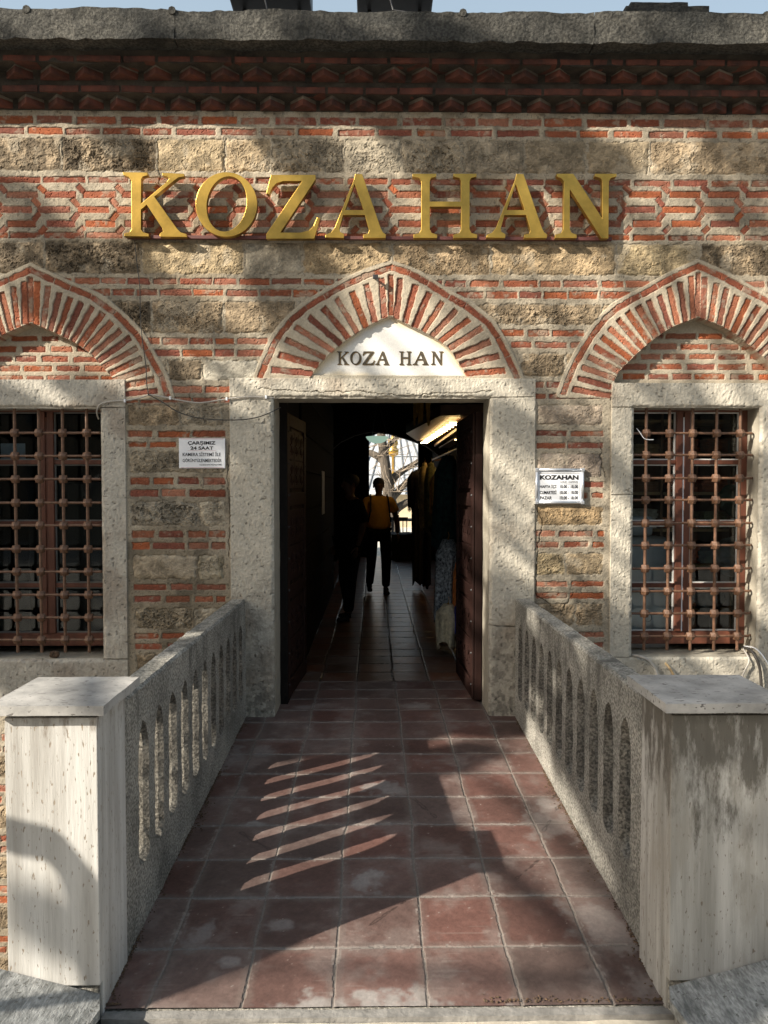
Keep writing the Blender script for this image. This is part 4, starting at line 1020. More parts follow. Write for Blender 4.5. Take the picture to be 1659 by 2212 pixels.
# ---- ground
mb = MB(); mb.box(-60, 60, -60, 90, -2.3, -2.0); tag(mb.build('ground', M_earth), kind='structure')
mb = MB(); mb.box(-60, -1.5, -40, -2.4, -2.0, -.18); mb.box(-1.5, 1.6, -40, -3.45, -2.0, -.181); mb.box(1.6, 60, -40, -2.4, -2.0, -.18)
tag(mb.build('plaza', M_plaza), kind='structure')
# litter along the feet of the balustrades
mb = MB(); rr = random.Random(3)
for i in range(2400):
    side = rr.random() < .5
    y = rr.uniform(-2.72, -.1) if rr.random() < .9 else -2.72
    off = abs(rr.gauss(0, .015)) * (1.4 if math.sin(y * 9 + side * 2) > .1 else .5) + .002
    if math.sin(y * 4.3 + 1) < -.35 and rr.random() < .8: continue
    x = BLX + off if side else BRX - off
    if rr.random() < .09: y = -2.728 + abs(rr.gauss(0, .012)); x = rr.uniform(.35, .93)
    s_ = rr.uniform(.0018, .0065); z = fz(y) + s_ * .3 + .0015
    a = rr.uniform(0, 6.28); M = Matrix.Translation((x, y, z)) @ Matrix.Rotation(a, 4, 'Z') @ Matrix.Rotation(rr.uniform(-.6, .6), 4, 'X')
    mb.add([M @ Vector(p) for p in ((-s_, -s_ * .5, 0), (s_, -s_ * .4, 0), (s_ * .7, s_ * .5, s_ * .3), (-s_ * .6, s_ * .5, 0), (0, 0, s_ * .7))], [(0, 1, 2, 3), (0, 1, 4), (1, 2, 4), (2, 3, 4), (3, 0, 4)])
tag(mb.build('leaf_litter', mat('dry_litter', (.13, .075, .04), .9, .5, 90, c2=(.04, .03, .02)), recalc=False), 'dry brown crumbs and leaves along the feet of the balustrades', 'litter', kind='stuff')

# ================================================================== CABLES
def cable(pts, r, m, label, y=-.022, cat='cable'):
    q = [P(a, b, (c_ if c_ is not None else y)) for a, b, *rest in pts for c_ in [rest[0] if rest else None]]
    out = []
    for i in range(len(q) - 1):
        p0 = q[max(i - 1, 0)]; p1 = q[i]; p2 = q[i + 1]; p3 = q[min(i + 2, len(q) - 1)]
        for k in range(6):
            t = k / 6; out.append(.5 * ((2 * p1) + (-p0 + p2) * t + (2 * p0 - 5 * p1 + 4 * p2 - p3) * t * t + (-p0 + 3 * p1 - 3 * p2 + p3) * t ** 3))
    out.append(q[-1])
    return tag(MB().tube(out, r, 7).build('cable', m, smooth=True), label, cat)
cable([(213, 905, .05), (209, 890, -.0), (216, 874), (240, 867), (270, 865), (300, 860), (322, 853), (345, 856), (390, 865), (430, 870), (470, 865), (510, 859), (545, 857), (575, 858), (600, 861, .02)], .0052, M_cable, 'pale cable clipped across the left pier to the passage lintel')
cable([(291, 520), (296, 570), (302, 620), (303, 680), (307, 730), (315, 790), (317, 830), (321, 853)], .0032, M_cableb, 'thin dark wire hanging down the wall below the first big letter', y=-.03)
cable([(322, 853), (350, 868), (385, 890), (430, 903), (480, 907), (530, 906), (570, 897), (606, 880, .05)], .0038, M_cableb, 'thin dark wire sagging from the left pier to the passage corner', y=-.035)
cable([(1366, 1416, .03), (1385, 1419), (1402, 1428), (1415, 1445), (1422, 1468)], .011, M_cable, 'grey conduit curving down from the left corner of the right window sill', y=-.05, cat='conduit')
cable([(1437, 1432, .0), (1444, 1440), (1452, 1452), (1462, 1470)], .009, mat('corrugated_hose', (.50, .36, .20), .6, .3, 90), 'short tan corrugated hose below the right window sill', y=-.05, cat='conduit')
cable([(1604, 1400, .09), (1612, 1412, .0), (1618, 1428), (1608, 1450), (1600, 1470)], .006, M_cable, 'light grey cable dropping from the right corner of the right window', y=-.04)
cable([(1606, 1398, .09), (1622, 1405, .0), (1635, 1425), (1642, 1450), (1645, 1490)], .010, M_cableb, 'thick black cable dropping from the right corner of the right window', y=-.05)
cable([(1606, 1396, .09), (1630, 1400, .0), (1650, 1420), (1665, 1450), (1672, 1490)], .005, M_white, 'thin white cable looping beyond the black one by the right window', y=-.05)
cable([(1328, 895 - 21, -.03), (1380, 933, .0), (1400, 940, .0), (1425, 960, .0)], .0022, M_white, 'thin white wire stub caught in the top left of the right grille', y=-.01) if False else None
cable([(1375, 925), (1383, 935), (1393, 948), (1412, 950)], .0028, M_white, 'short frayed white wire caught on the right grille', y=.03)
for px, py, lb in ((368, 860, 'small white clip on the pale cable just right of the left arch foot'), (575, 858, 'small white clip on the pale cable next to the passage opening corner'), (490, 862, 'small white clip on the pale cable at the outer edge of the passage frame'), (270, 866, 'small white clip on the pale cable at the corner of the left window frame')):
    q = P(px, py, -.02); tag(MB().bbox(q.x - .006, q.x + .006, -.032, -.012, q.z - .011, q.z + .011, .002).build('cable_clip', M_white), lb, 'clip', 'clips along the pale cable')
q = P(811, 600, -.03)
mb = MB(); mb.tube([(q.x, 0, q.z), (q.x, -.05, q.z)], .008, 8); mb.bbox(q.x - .018, q.x + .018, -.062, -.045, q.z - .014, q.z + .014, .004)
tag(mb.build('wall_hook', M_iron), 'small dark iron hook near the tip of the middle arch', 'hook')
for px, py, lb in ((857, 1263, 'a'),):
    pass
q = P(1262, 1275, -.0)

# roof clutter
def floodlight(px0, px1, py, label):
    a, b = P(px0, py, -.10), P(px1, py, -.10)
    t = tag(empty('floodlight', ((a.x + b.x) / 2, -.1, a.z)), label, 'floodlight', 'dark floodlights on the eave')
    MB().bbox(a.x, b.x, -.20, .05, a.z, a.z + .22, .012).build('housing', M_iron, t)
    MB().tube([(a.x + .08, -.05, ZT5 - .01), (a.x + .08, -.05, a.z + .02)], .012, 8).build('bracket', M_iron, t); MB().tube([(b.x - .08, -.05, ZT5 - .01), (b.x - .08, -.05, a.z + .02)], .012, 8).build('bracket', M_iron, t)
    MB().tube([(b.x - .3, -.22, a.z + .05), (b.x - .26, -.28, ZT5 + .04), (b.x - .15, -.30, ZT5 + .012)], .006, 6).build('power_cable', M_iron, t)
floodlight(499, 672, 12, 'dark floodlight housing above the eave over the gap between the letters K and Z')
floodlight(771, 934, 13, 'dark floodlight housing above the eave nearer the middle of the facade')
a, b = P(1352, 24, -.15), P(1530, 26, -.15)
t = tag(empty('chimney_cap', ((a.x + b.x) / 2, 0, 4.56)), 'flat grey stone slab block on the roof edge at the right', 'stone block')
rough_box('slab', (a.x, b.x, -.16, .4, ZT5 - .004, a.z + .03), .04, .005, M_fascia, t, seed=5)
rough_box('block', (a.x + .04, b.x - .12, -.12, .34, a.z + .026, a.z + .075), .04, .006, M_fascia, t, seed=6)

# ================================================================== INSIDE THE PASSAGE
def at(px, py, Z): return P(px, py, Z - 5.125)
# lamp
c_ = at(815, 946, 12.3)
t = tag(empty('ceiling_lamp', c_), 'pale green glass bowl lamp hanging in the passage', 'lamp')
M_lamp = emis('green_glass', (.42, .62, .50), .35)
MB().lathe(c_, [(.0, -.09), (.06, -.085), (.12, -.06), (.165, -.02), (.185, .015), (.18, .02), (.10, .02), (0, .02)], 28).build('bowl', M_lamp, t, smooth=True)
mb = MB()
for a in range(3): mb.tube([(c_.x + .17 * math.cos(a * 2.09), c_.y + .17 * math.sin(a * 2.09), c_.z + .015), (c_.x, c_.y, 2.98)], .004, 5)
mb.build('chain', M_iron, t)
# shop canopy with light slats
A = at(879, 952, 16.0 * .69); 
t = tag(empty('shop_canopy', (.9, 5, 2.3)), 'wooden shop canopy with glowing slats over the clothes in the passage', 'canopy')
zc = 2.36
pl = [(.47, 6.1), (.74, 3.35), (1.29, 3.25), (1.29, 7.9), (.74, 7.9)]
MB().prism([pl], lambda u, v, d: Vector((u, v, d)), zc, zc + .12).build('soffit', M_shopwood, t)
pl2 = [(.52, 6.05), (.79, 3.42), (1.29, 3.33), (1.29, 7.9), (.78, 7.9)]
MB().prism([pl2], lambda u, v, d: Vector((u, v, d)), zc + .12, 2.97).build('fascia_panel', M_darkwood, t)
M_slat = emis('warm_strip_light', (1.0, .66, .26), 8.0)
sm = MB()
for i in range(14):
    u = i / 13; Y = 3.75 + u * 3.9; xa = .88 - .10 * u
    MB().box(xa, xa + .125, Y, Y + .03, zc - .05, zc - .036).build('light_slat', M_slat, t)
sm = MB()
for i in range(7):
    Y = 3.6 + i * .3; MB().box(1.12, 1.22, Y, Y + .04, zc - .14, zc - .13).build('light_slat', M_slat, t)
mb = MB(); mb.bbox(1.02, 1.05, 3.4, 7.8, zc - .10, zc - .06, .004); mb.bbox(1.10, 1.28, 3.5, 7.8, zc - .128, zc - .11, .004); mb.build('moulding', M_shopwood, t)
# hanging gold fringe
g = MB(); rr = random.Random(4); c_ = at(905, 905, 8.0)
for i in range(26):
    x = c_.x + rr.uniform(-.06, .12); y = c_.y + rr.uniform(-.15, .15); L = rr.uniform(.10, .28); z1 = 2.55 - rr.uniform(0, .08)
    g.tube([(x, y, 2.98 if i == 0 else z1 + .02), (x, y, z1), (x + .004, y, z1 - L), (x, y, z1 - L - .02)], [.002, .009, .011, .001], 6)
tag(g.build('hanging_ornament', mat('gold_tassel', (.45, .27, .05), .4, .3, metal=.4)), 'bunch of golden tassels hanging from the passage ceiling', 'ornament')
# rail
rl = MB().tube([(1.0, 2.3, 2.02), (.96, 7.4, 2.02)], .012, 8); 
for yy in (2.5, 7.2): rl.tube([(.98, yy, 2.0), (1.28, yy, 2.05)], .012, 6)
tag(rl.build('clothes_rail', M_shopwood), 'wooden rail carrying the hung clothes along the passage', 'rail')
def garment(x, y, ztop, zbot, wid, dep, m, label, seed, sleeves=False, fringe=False, lean=0):
    """hung cloth: a closed folded shell narrowing to the hanger at the top"""
    t = tag(empty('garment', (x, y, ztop)), label, 'garment', 'clothes hung along the right of the passage')
    rr = random.Random(seed); n = 40; rows_ = 22; vs = []; ph = rr.uniform(0, 9); ph2 = rr.uniform(0, 9)
    for j in range(rows_ + 1):
        v = j / rows_; z = ztop - (ztop - zbot) * v
        wf = min(1, .45 + 3.0 * v) if v < .18 else 1 + .12 * math.sin(v * 3 + ph) * (v - .2)
        for i in range(n):
            a = 2 * math.pi * i / n
            fold = 1 + (.16 * math.sin(a * 6 + ph + v * 1.5) + .09 * math.sin(a * 11 + ph2)) * min(1, v * 2.2)
            hem = .03 * math.sin(a * 3 + ph) if j == rows_ else 0
            vs.append((x + dep / 2 * wf * fold * math.cos(a) + lean * v, y + wid / 2 * wf * fold * math.sin(a), z + hem - .03 * v * math.sin(a * 2 + ph)))
    fs = [(j * n + i, j * n + (i + 1) % n, (j + 1) * n + (i + 1) % n, (j + 1) * n + i) for j in range(rows_) for i in range(n)]
    fs += [tuple(range(n))[::-1], tuple(rows_ * n + i for i in range(n))]
    mb = MB().add(vs, fs)
    if fringe:
        for i in range(40):
            a = rr.uniform(0, 6.28); q = (x + dep / 2 * math.cos(a) + lean, y + wid / 2 * math.sin(a)); mb.tube([(q[0], q[1], zbot + .01), (q[0] + rr.uniform(-.01, .01), q[1], zbot - rr.uniform(.07, .14))], .004, 4)
    mb.build('cloth', m, t, smooth=True)
    if sleeves:
        for s_ in (-1, 1):
            yy = y + s_ * wid * .42
            MB().tube([(x, yy * 1, ztop - .06), (x - .02, yy + s_ * .04, ztop - .25), (x - .03, yy + s_ * .05, ztop - .62)], [.05, .055, .045], 10).build('sleeve', m, t, smooth=True)
    mb = MB(); mb.tube([(x, y - wid * .25, ztop - .05), (x, y, ztop + .01), (x, y + wid * .25, ztop - .05)], .008, 6); mb.tube([(x, y, ztop), (x + .01, y, ztop + .04), (x, y, ztop + .07)], .003, 5)
    mb.build('hanger', M_gold, t)
def clothmat(name, c, c2=None, sc=25, rough=.9): return mat(name, c, rough, .35, sc, c2=c2, bump=.3, bsc=200)
C_black = clothmat('black_cloth', (.022, .018, .018)); C_olive = clothmat('olive_print', (.30, .26, .09), (.07, .09, .04)); C_beige = clothmat('beige_cloth', (.48, .37, .17))
C_must = clothmat('mustard_cloth', (.75, .42, .10)); C_teal = clothmat('teal_dark', (.035, .11, .11), (.01, .03, .05)); C_plum = clothmat('plum_cloth', (.10, .035, .045), (.04, .02, .03), 60)
C_pat = clothmat('blue_white_print', (.62, .70, .75), (.008, .010, .02), 34); C_cream = clothmat('cream_scarf', (.60, .54, .38)); C_orange = clothmat('orange_scarf', (.70, .22, .05)); C_blue = clothmat('blue_scarf', (.03, .04, .26)); C_red = clothmat('red_cloth', (.40, .02, .02))
def gz(px, py, Z): q = at(px, py, Z); return q
specs = [ # px, Z, ytop, ybot, wid(depth dir), dep (across), material, label
 (902, 11.6, 1015, 1258, .42, .16, C_black, 'long black dress farthest along the passage', False, False),
 (897, 10.8, 1018, 1088, .34, .20, C_black, 'black fringed shawl in front of the far black dress', False, True),
 (917, 10.2, 1000, 1135, .42, .13, C_beige, 'beige coat with long lapels among the hung clothes', True, False),
 (931, 9.6, 1000, 1140, .40, .14, C_olive, 'olive patterned coat beside the beige one', True, False),
 (942, 8.45, 1024, 1104, .30, .13, C_must, 'plain mustard yellow cloth square between dark coats', False, False),
 (955, 8.8, 1024, 1045, .15, .07, C_red, 'small red cloth at the upper edge of the mustard one', False, False),
 (948, 8.5, 1050, 1188, .34, .13, C_plum, 'plum dress behind the big dark teal gown', False, False),
 (968, 8.0, 985, 1185, .5, .28, C_teal, 'big dark teal gown nearest the top of the rail', True, False),
 (922, 9.9, 1135, 1262, .3, .10, C_black, 'black skirt below the beige coat', False, False),
 (968, 7.3, 1165, 1345, .42, .24, C_pat, 'blue and white patterned tunic hanging low by the door leaf', False, False),
 (968, 6.95, 1305, 1392, .3, .20, C_cream, 'cream silk scarf hanging lowest beside the door leaf', False, False),
 (988, 7.0, 1215, 1340, .22, .07, C_orange, 'orange scarf beside the patterned tunic', False, False),
 (990, 6.8, 1300, 1360, .16, .06, C_blue, 'blue scarf end next to the cream scarf', False, False)]
for i, (px, Z, yt, yb, wd, dp, m_, lb, sl_, fr_) in enumerate(specs):
    q0, q1 = at(px, yt, Z), at(px, yb, Z)
    garment(q0.x, q0.y, q0.z, q1.z, wd, dp, m_, lb, i + 3, sl_, fr_)
# papers on the left wall
q = at(700, 1085, 9.2)
t_ = MB().bbox(-.598, -.59, 3.55, 3.95, 1.25, 1.75, .002)
tag(t_.build('wall_paper', mat('aged_paper', (.45, .45, .45), .6)), 'small pale notice sheet on the dark left wall of the passage', 'notice')

# ================================================================== PEOPLE
def skinobj(name, verts, edges, rad, m, parent, sub=2, root=0, mat_smooth=True):
    me = bpy.data.meshes.new(name); me.from_pydata([Vector(v) for v in verts], edges, []); o = link(name, me, m, parent)
    sk = o.modifiers.new('skin', 'SKIN'); 
    if not me.skin_vertices: me.skin_vertices.new() if hasattr(me.skin_vertices, 'new') else None
    lay = me.skin_vertices[0].data if len(me.skin_vertices) else None
    if lay is None: return o
    for i, r in enumerate(rad): lay[i].radius = r if isinstance(r, tuple) else (r, r); lay[i].use_root = (i == root)
    sk.use_smooth_shade = True; sk.branch_smoothing = .6
    sb = o.modifiers.new('sub', 'SUBSURF'); sb.levels = sub; sb.render_levels = sub
    return o
def person(base, hgt, yaw, label, shirt, trou, skin, hair, pose, logo=False, strap=False):
    s = hgt / 1.72; t = tag(empty('person', base), label, 'person')
    Mx = Matrix.Translation(base) @ Matrix.Rotation(yaw, 4, 'Z') @ Matrix.Scale(s, 4)
    T = lambda *v: Mx @ Vector(v)
    pr = pose
    hipL, hipR = (.095, 0, .90), (-.095, 0, .90)
    kL, kR, aL, aR = pr['kL'], pr['kR'], pr['aL'], pr['aR']
    shL, shR = (.185, .0, 1.41), (-.185, .0, 1.41); eL, eR, wL, wR = pr['eL'], pr['eR'], pr['wL'], pr['wR']
    # body: one continuous surface, pelvis root
    V = [(0, 0, .95), (0, .0, 1.12), (0, .0, 1.30), (0, .0, 1.42), (0, -.005, 1.50), (0, -.01, 1.56), (0, -.015, 1.63), (0, -.01, 1.68), hipL, kL, aL, hipR, kR, aR, shL, eL, wL, shR, eR, wR]
    E = [(0, 1), (1, 2), (2, 3), (3, 4), (4, 5), (5, 6), (6, 7), (0, 8), (8, 9), (9, 10), (0, 11), (11, 12), (12, 13), (3, 14), (14, 15), (15, 16), (3, 17), (17, 18), (18, 19)]
    Rd = [(.14, .11), (.135, .105), (.15, .11), (.10, .08), (.055, .055), (.065, .075), (.082, .098), (.06, .075), .085, .055, .036, .085, .055, .036, .055, .042, .028, .055, .042, .028]
    b = skinobj('body', [T(*v) for v in V], E, [tuple(x * s for x in (r if isinstance(r, tuple) else (r, r))) for r in Rd], skin, t)
    # hands with five fingers
    for wv, ev, sd in ((wL, eL, 1), (wR, eR, -1)):
        w_ = Vector(wv); d = (w_ - Vector(ev)).normalized(); pl = w_ + d * .045
        hv = [w_, pl, pl + d * .03]; he = [(0, 1), (1, 2)]; hr = [.022, (.034, .012), (.034, .015)]
        fr = Vector((0, -1, 0)); sd_ = d.cross(Vector((1, 0, 0))).normalized()
        for k in range(4):
            o_ = sd_ * (.024 * (k - 1.5) / 1.5); L = (.062, .075, .070, .055)[k]; i0 = len(hv)
            hv += [pl + d * .035 + o_, pl + d * (.035 + L * .5) + o_ + Vector((-sd * .006, 0, 0)), pl + d * (.035 + L * .9) + o_ + Vector((-sd * .020, 0, 0))]
            he += [(2, i0), (i0, i0 + 1), (i0 + 1, i0 + 2)]; hr += [.0095, .0085, .007]
        i0 = len(hv); hv += [w_ + d * .03 + Vector((-sd * .01, -.03, 0)), w_ + d * .065 + Vector((-sd * .015, -.05, 0)), w_ + d * .09 + Vector((-sd * .02, -.052, 0))]; he += [(1, i0), (i0, i0 + 1), (i0 + 1, i0 + 2)]; hr += [.012, .0105, .008]
        skinobj('hand', [T(*v) for v in hv], he, [tuple(x * s for x in (r if isinstance(r, tuple) else (r, r))) for r in hr], skin, t, 1)
    # face: nose, brow, ears
    f = MB(); 
    def ball(mb, c, rx, ry, rz, n=10):
        vs = []; fs = []
        for j in range(n + 1):
            for i in range(n * 2):
                th = math.pi * j / n; ph = math.pi * i / n; vs.append(T(c[0] + rx * math.sin(th) * math.cos(ph), c[1] + ry * math.sin(th) * math.sin(ph), c[2] + rz * math.cos(th)))
        for j in range(n):
            for i in range(n * 2):
                i2 = (i + 1) % (n * 2); fs.append((j * n * 2 + i, j * n * 2 + i2, (j + 1) * n * 2 + i2, (j + 1) * n * 2 + i))
        mb.add(vs, fs)
    ball(f, (0, -.105, 1.605), .012, .02, .022); ball(f, (.078, 0, 1.61), .01, .018, .03); ball(f, (-.078, 0, 1.61), .01, .018, .03); ball(f, (0, -.092, 1.565), .026, .012, .008)
    f.build('face', skin, t, smooth=True)
    e_ = MB(); ball(e_, (.03, -.096, 1.63), .011, .008, .007, 6); ball(e_, (-.03, -.096, 1.63), .011, .008, .007, 6); e_.build('eyes', M_ink, t, smooth=True)
    h_ = MB(); ball(h_, (0, .012, 1.655), .088, .105, .088, 14); o = h_.build('hair', hair, t, smooth=True)
    # shirt
    V = [(0, 0, .93), (0, .0, 1.05), (0, .0, 1.16), (0, .0, 1.30), (0, .0, 1.41), (0, 0, 1.475), shL, tuple(Vector(shL).lerp(Vector(eL), .55)), tuple(Vector(shL).lerp(Vector(eL), pr.get('sl', .85))), shR, tuple(Vector(shR).lerp(Vector(eR), .55)), tuple(Vector(shR).lerp(Vector(eR), pr.get('sl', .85)))]
    E = [(0, 1), (1, 2), (2, 3), (3, 4), (4, 5), (4, 6), (6, 7), (7, 8), (4, 9), (9, 10), (10, 11)]
    Rd = [(.205, .14), (.205, .15), (.20, .15), (.19, .135), (.14, .10), (.07, .07), .082, .080, .088, .082, .080, .088]
    sh = skinobj('shirt', [T(*v) for v in V], E, [tuple(x * s for x in (r if isinstance(r, tuple) else (r, r))) for r in Rd], shirt, t)
    if pr.get('sl', .85) > 1:
        pass
    V = [(0, 0, .95), hipL, kL, tuple(Vector(kL).lerp(Vector(aL), .6)), (aL[0], aL[1], aL[2] + .02), hipR, kR, tuple(Vector(kR).lerp(Vector(aR), .6)), (aR[0], aR[1], aR[2] + .02)]
    E = [(0, 1), (1, 2), (2, 3), (3, 4), (0, 5), (5, 6), (6, 7), (7, 8)]
    Rd = [(.155, .125), .105, .08, .07, .066, .105, .08, .07, .066]
    skinobj('trousers', [T(*v) for v in V], E, [tuple(x * s for x in (r if isinstance(r, tuple) else (r, r))) for r in Rd], trou, t)
    for a_ in (aL, aR):
        sgn_ = -1
        skinobj('shoe', [T(a_[0], a_[1] + .03, a_[2] - .035), T(a_[0], a_[1] - .05, a_[2] - .045), T(a_[0] * 1.1, a_[1] - .16, a_[2] - .055), T(a_[0], a_[1] + .01, a_[2] + .02)], [(0, 1), (1, 2), (0, 3)], [tuple(x * s for x in r) for r in ((.042, .042), (.045, .038), (.042, .028), (.045, .045))], M_black, t, 1)
    if strap:
        for sx in (-1, 1):
            MB().tube([T(sx * .13, .12, 1.20), T(sx * .13, .10, 1.40), T(sx * .125, 0, 1.485), T(sx * .13, -.10, 1.42), T(sx * .14, -.14, 1.25), T(sx * .17, -.08, 1.08)], .011, 8).build('backpack_strap', M_black, t)
        MB().bbox(-.11, .11, .16, .26, 1.02, 1.42, .04, Mx).build('backpack', M_black, t)
    return t, T
M_black = mat('black_leather', (.012, .012, .013), .6, .2)
M_skin = mat('skin', (.13, .07, .045), .6, .1); M_hair = mat('dark_hair', (.012, .009, .008), .7, .2)
M_yel = mat('mustard_shirt', (.72, .38, .06), .9, .12, 6, bump=.5, bsc=12, dist=.02); M_navy = mat('dark_trousers', (.008, .009, .011), .95, .2, spec=.1)
walk = dict(kL=(.10, -.10, .50), aL=(.10, -.06, .08), kR=(-.11, .0, .49), aR=(-.12, .16, .10), eL=(.27, .03, 1.14), wL=(.28, -.06, .90), eR=(-.26, .02, 1.14), wR=(-.27, -.10, .91), sl=.72)
b = at(818, 1283, 1.55 * 1640 / (1283 - 1055.)); b.z = 0
pt, T = person(b, 1.69, R(8), 'person in a mustard yellow T-shirt with dark backpack straps walking up the passage', M_yel, M_navy, M_skin, M_hair, walk, strap=True)
walk2 = dict(kL=(.10, -.06, .49), aL=(.12, -.10, .08), kR=(-.10, -.02, .49), aR=(-.10, .05, .08), eL=(.24, .04, 1.14), wL=(.24, -.04, .89), eR=(-.25, .03, 1.14), wR=(-.26, -.06, .89), sl=1.95)
b = at(757, 1338, 1.55 * 1640 / (1338 - 1055.)); b.z = 0
person(b, 1.70, R(-58), 'person dressed all in dark clothes standing in the shade beside the yellow shirt', M_navy, M_navy, M_skin, M_hair, dict(walk2, sl=.98), strap=False)

# ================================================================== COURTYARD
mb = MB(); mb.box(-12, 14, 12.3, 60, -2, -.02); o = mb.build('courtyard', mat('courtyard_paving', (.55, .52, .46), .9, .12, 2)); tag(o, kind='structure')
def branch(mb, p, d, L, r, depth, rr, up=.1, tips=None):
    pts = [Vector(p)]; rad = [r]; d = Vector(d).normalized(); n = 6
    for i in range(n):
        d = (d + Vector((rr.uniform(-1, 1), rr.uniform(-1, 1), rr.uniform(-1, 1) + up)) * .20).normalized()
        pts.append(pts[-1] + d * L / n); rad.append(r * (1 - .62 * (i + 1) / n))
    mb.tube(pts, rad, 9 if r > .05 else 5)
    if tips is not None: tips.append(pts[-1])
    if depth <= 0: return
    for k in range(3 if depth > 1 else 4):
        i = rr.randint(2, n); q = pts[i]
        nd = (d + Vector((rr.uniform(-1, 1), rr.uniform(-1, 1), rr.uniform(-.5, .8)))).normalized()
        branch(mb, q, nd, L * rr.uniform(.55, .8), rad[i] * .7, depth - 1, rr, up, tips)
rr = random.Random(12)
t = tag(empty('bare_tree', at(838, 1110, 22)), 'old bare tree with a leaning trunk in the sunny courtyard', 'tree')
mb = MB(); Zt = 22.
path = [(846, 1112), (842, 1080), (838, 1050), (833, 1010), (829, 980), (826, 955), (822, 930), (818, 880)]
mb.tube([at(a, b, Zt) for a, b in path], [.22, .19, .17, .155, .145, .13, .12, .10], 14)
g0 = at(846, 1112, Zt); mb.tube([(g0.x, g0.y, -.05), (g0.x, g0.y, g0.z)], [.30, .22], 14)
for pts, r in (([(838, 1050), (852, 1030), (868, 1018), (890, 1005), (915, 990)], .13), ([(833, 1000), (815, 985), (800, 978), (785, 975)], .12), ([(842, 1080), (860, 1062), (880, 1040), (905, 1025)], .12),
               ([(846, 1108), (862, 1095), (880, 1085), (900, 1088), (925, 1096)], .14), ([(829, 980), (842, 960), (858, 945), (870, 925)], .08)):
    mb.tube([at(a, b, Zt + i * .1) for i, (a, b) in enumerate(pts)], [r * (1 - .12 * i) for i in range(len(pts))], 10)
mb.build('trunk', M_bark, t, smooth=False)
tw = MB()
for i in range(24):
    a, b = rr.choice([(868, 1018), (890, 1005), (815, 985), (880, 1040), (829, 980), (860, 1062), (858, 945), (826, 955)])
    p = at(a, b, Zt + rr.uniform(-.5, .3)); branch(tw, p, (rr.uniform(-1, 1), rr.uniform(-.6, .3), rr.uniform(-.4, .8)), rr.uniform(.5, 1.1), .016, 1, rr, .05)
tw.build('twigs', mat('twig', (.30, .24, .18), .9), t)
# little mosque with a lead roof
t = tag(empty('courtyard_pavilion', at(850, 1090, 31)), 'low stone pavilion with a grey lead sheet roof beyond the courtyard tree', 'pavilion')
e0 = at(760, 1068, 30); e1 = at(960, 1068, 30); top = at(850, 950, 36)
cxp = 1.0; ez = e0.z
mb = MB(); n = 8; cen = Vector((cxp, 30.5, 0)); Rr = 6.0
ring = [Vector((cen.x + Rr * math.cos(2 * math.pi * (k + .5) / n), cen.y + Rr * math.sin(2 * math.pi * (k + .5) / n), ez)) for k in range(n)]
ap = Vector((cen.x, cen.y, ez + 3.3))
up_ = [Vector((cen.x + 2.6 * math.cos(2 * math.pi * (k + .5) / n), cen.y + 2.6 * math.sin(2 * math.pi * (k + .5) / n), ez + 2.6)) for k in range(n)]
mb.add(ring + up_ + [ap], [(k, (k + 1) % n, n + (k + 1) % n, n + k) for k in range(n)] + [(n + k, n + (k + 1) % n, 2 * n) for k in range(n)]); mb.build('roof', M_lead, t)
mb = MB()
for k in range(n):
    a, b = ring[k], ring[(k + 1) % n]; c0, c1 = up_[k], up_[(k + 1) % n]
    for j in range(9):
        u = j / 9; mb.tube([a.lerp(b, u) + Vector((0, 0, .02)), c0.lerp(c1, u) + Vector((0, 0, .02))], .035, 5)
    for v in (.3, .6): mb.tube([a.lerp(c0, v) + Vector((0, 0, .01)), b.lerp(c1, v) + Vector((0, 0, .01))], .03, 5)
mb.build('lead_roll', mat('lead_dark', (.13, .14, .15), .6), t)
mb = MB(); 
for k in range(n):
    a, b = ring[k] * 1, ring[(k + 1) % n] * 1; a = cen + (a - cen) * .94; b = cen + (b - cen) * .94
    mb.add([Vector((a.x, a.y, -.05)), Vector((b.x, b.y, -.05)), Vector((b.x, b.y, ez + .1)), Vector((a.x, a.y, ez + .1))], [(0, 1, 2, 3)])
mb.build('wall', mat('warm_stone', (.50, .42, .29), .9, .15, 3), t)
t = tag(empty('courtyard_lantern', at(848, 965, 29)), 'golden lantern shape high behind the courtyard tree', 'lantern')
c_ = at(849, 966, 29); MB().lathe(c_, [(0, .75), (.03, .6), (.08, .45), (.05, .42), (.16, .3), (.2, .15), (.14, 0), (.22, -.1), (.2, -.3), (.05, -.35), (.04, -3.2)], 14).build('lantern_body', mat('gold_leaf', (.5, .3, .06), .3, .1, metal=.6), t, smooth=True)
# far wing of the courtyard
t = tag(empty('far_wing', (0, 42, 0)), 'brick wing closing the far side of the courtyard', 'building')
MB().box(-14, 16, 42, 46, -.05, 5.2).build('wall', mat('far_brick', (.34, .20, .13), .9, .2, 1), t)
MB().add([(-14.5, 41.3, 5.2), (16.5, 41.3, 5.2), (16.5, 46, 7.4), (-14.5, 46, 7.4), (-14.5, 41.3, 5.1), (16.5, 41.3, 5.1), (16.5, 46, 5.1), (-14.5, 46, 5.1)], [(0, 1, 2, 3), (4, 7, 6, 5), (0, 4, 5, 1), (1, 5, 6, 2), (2, 6, 7, 3), (3, 7, 4, 0)]).build('roof', M_lead, t)
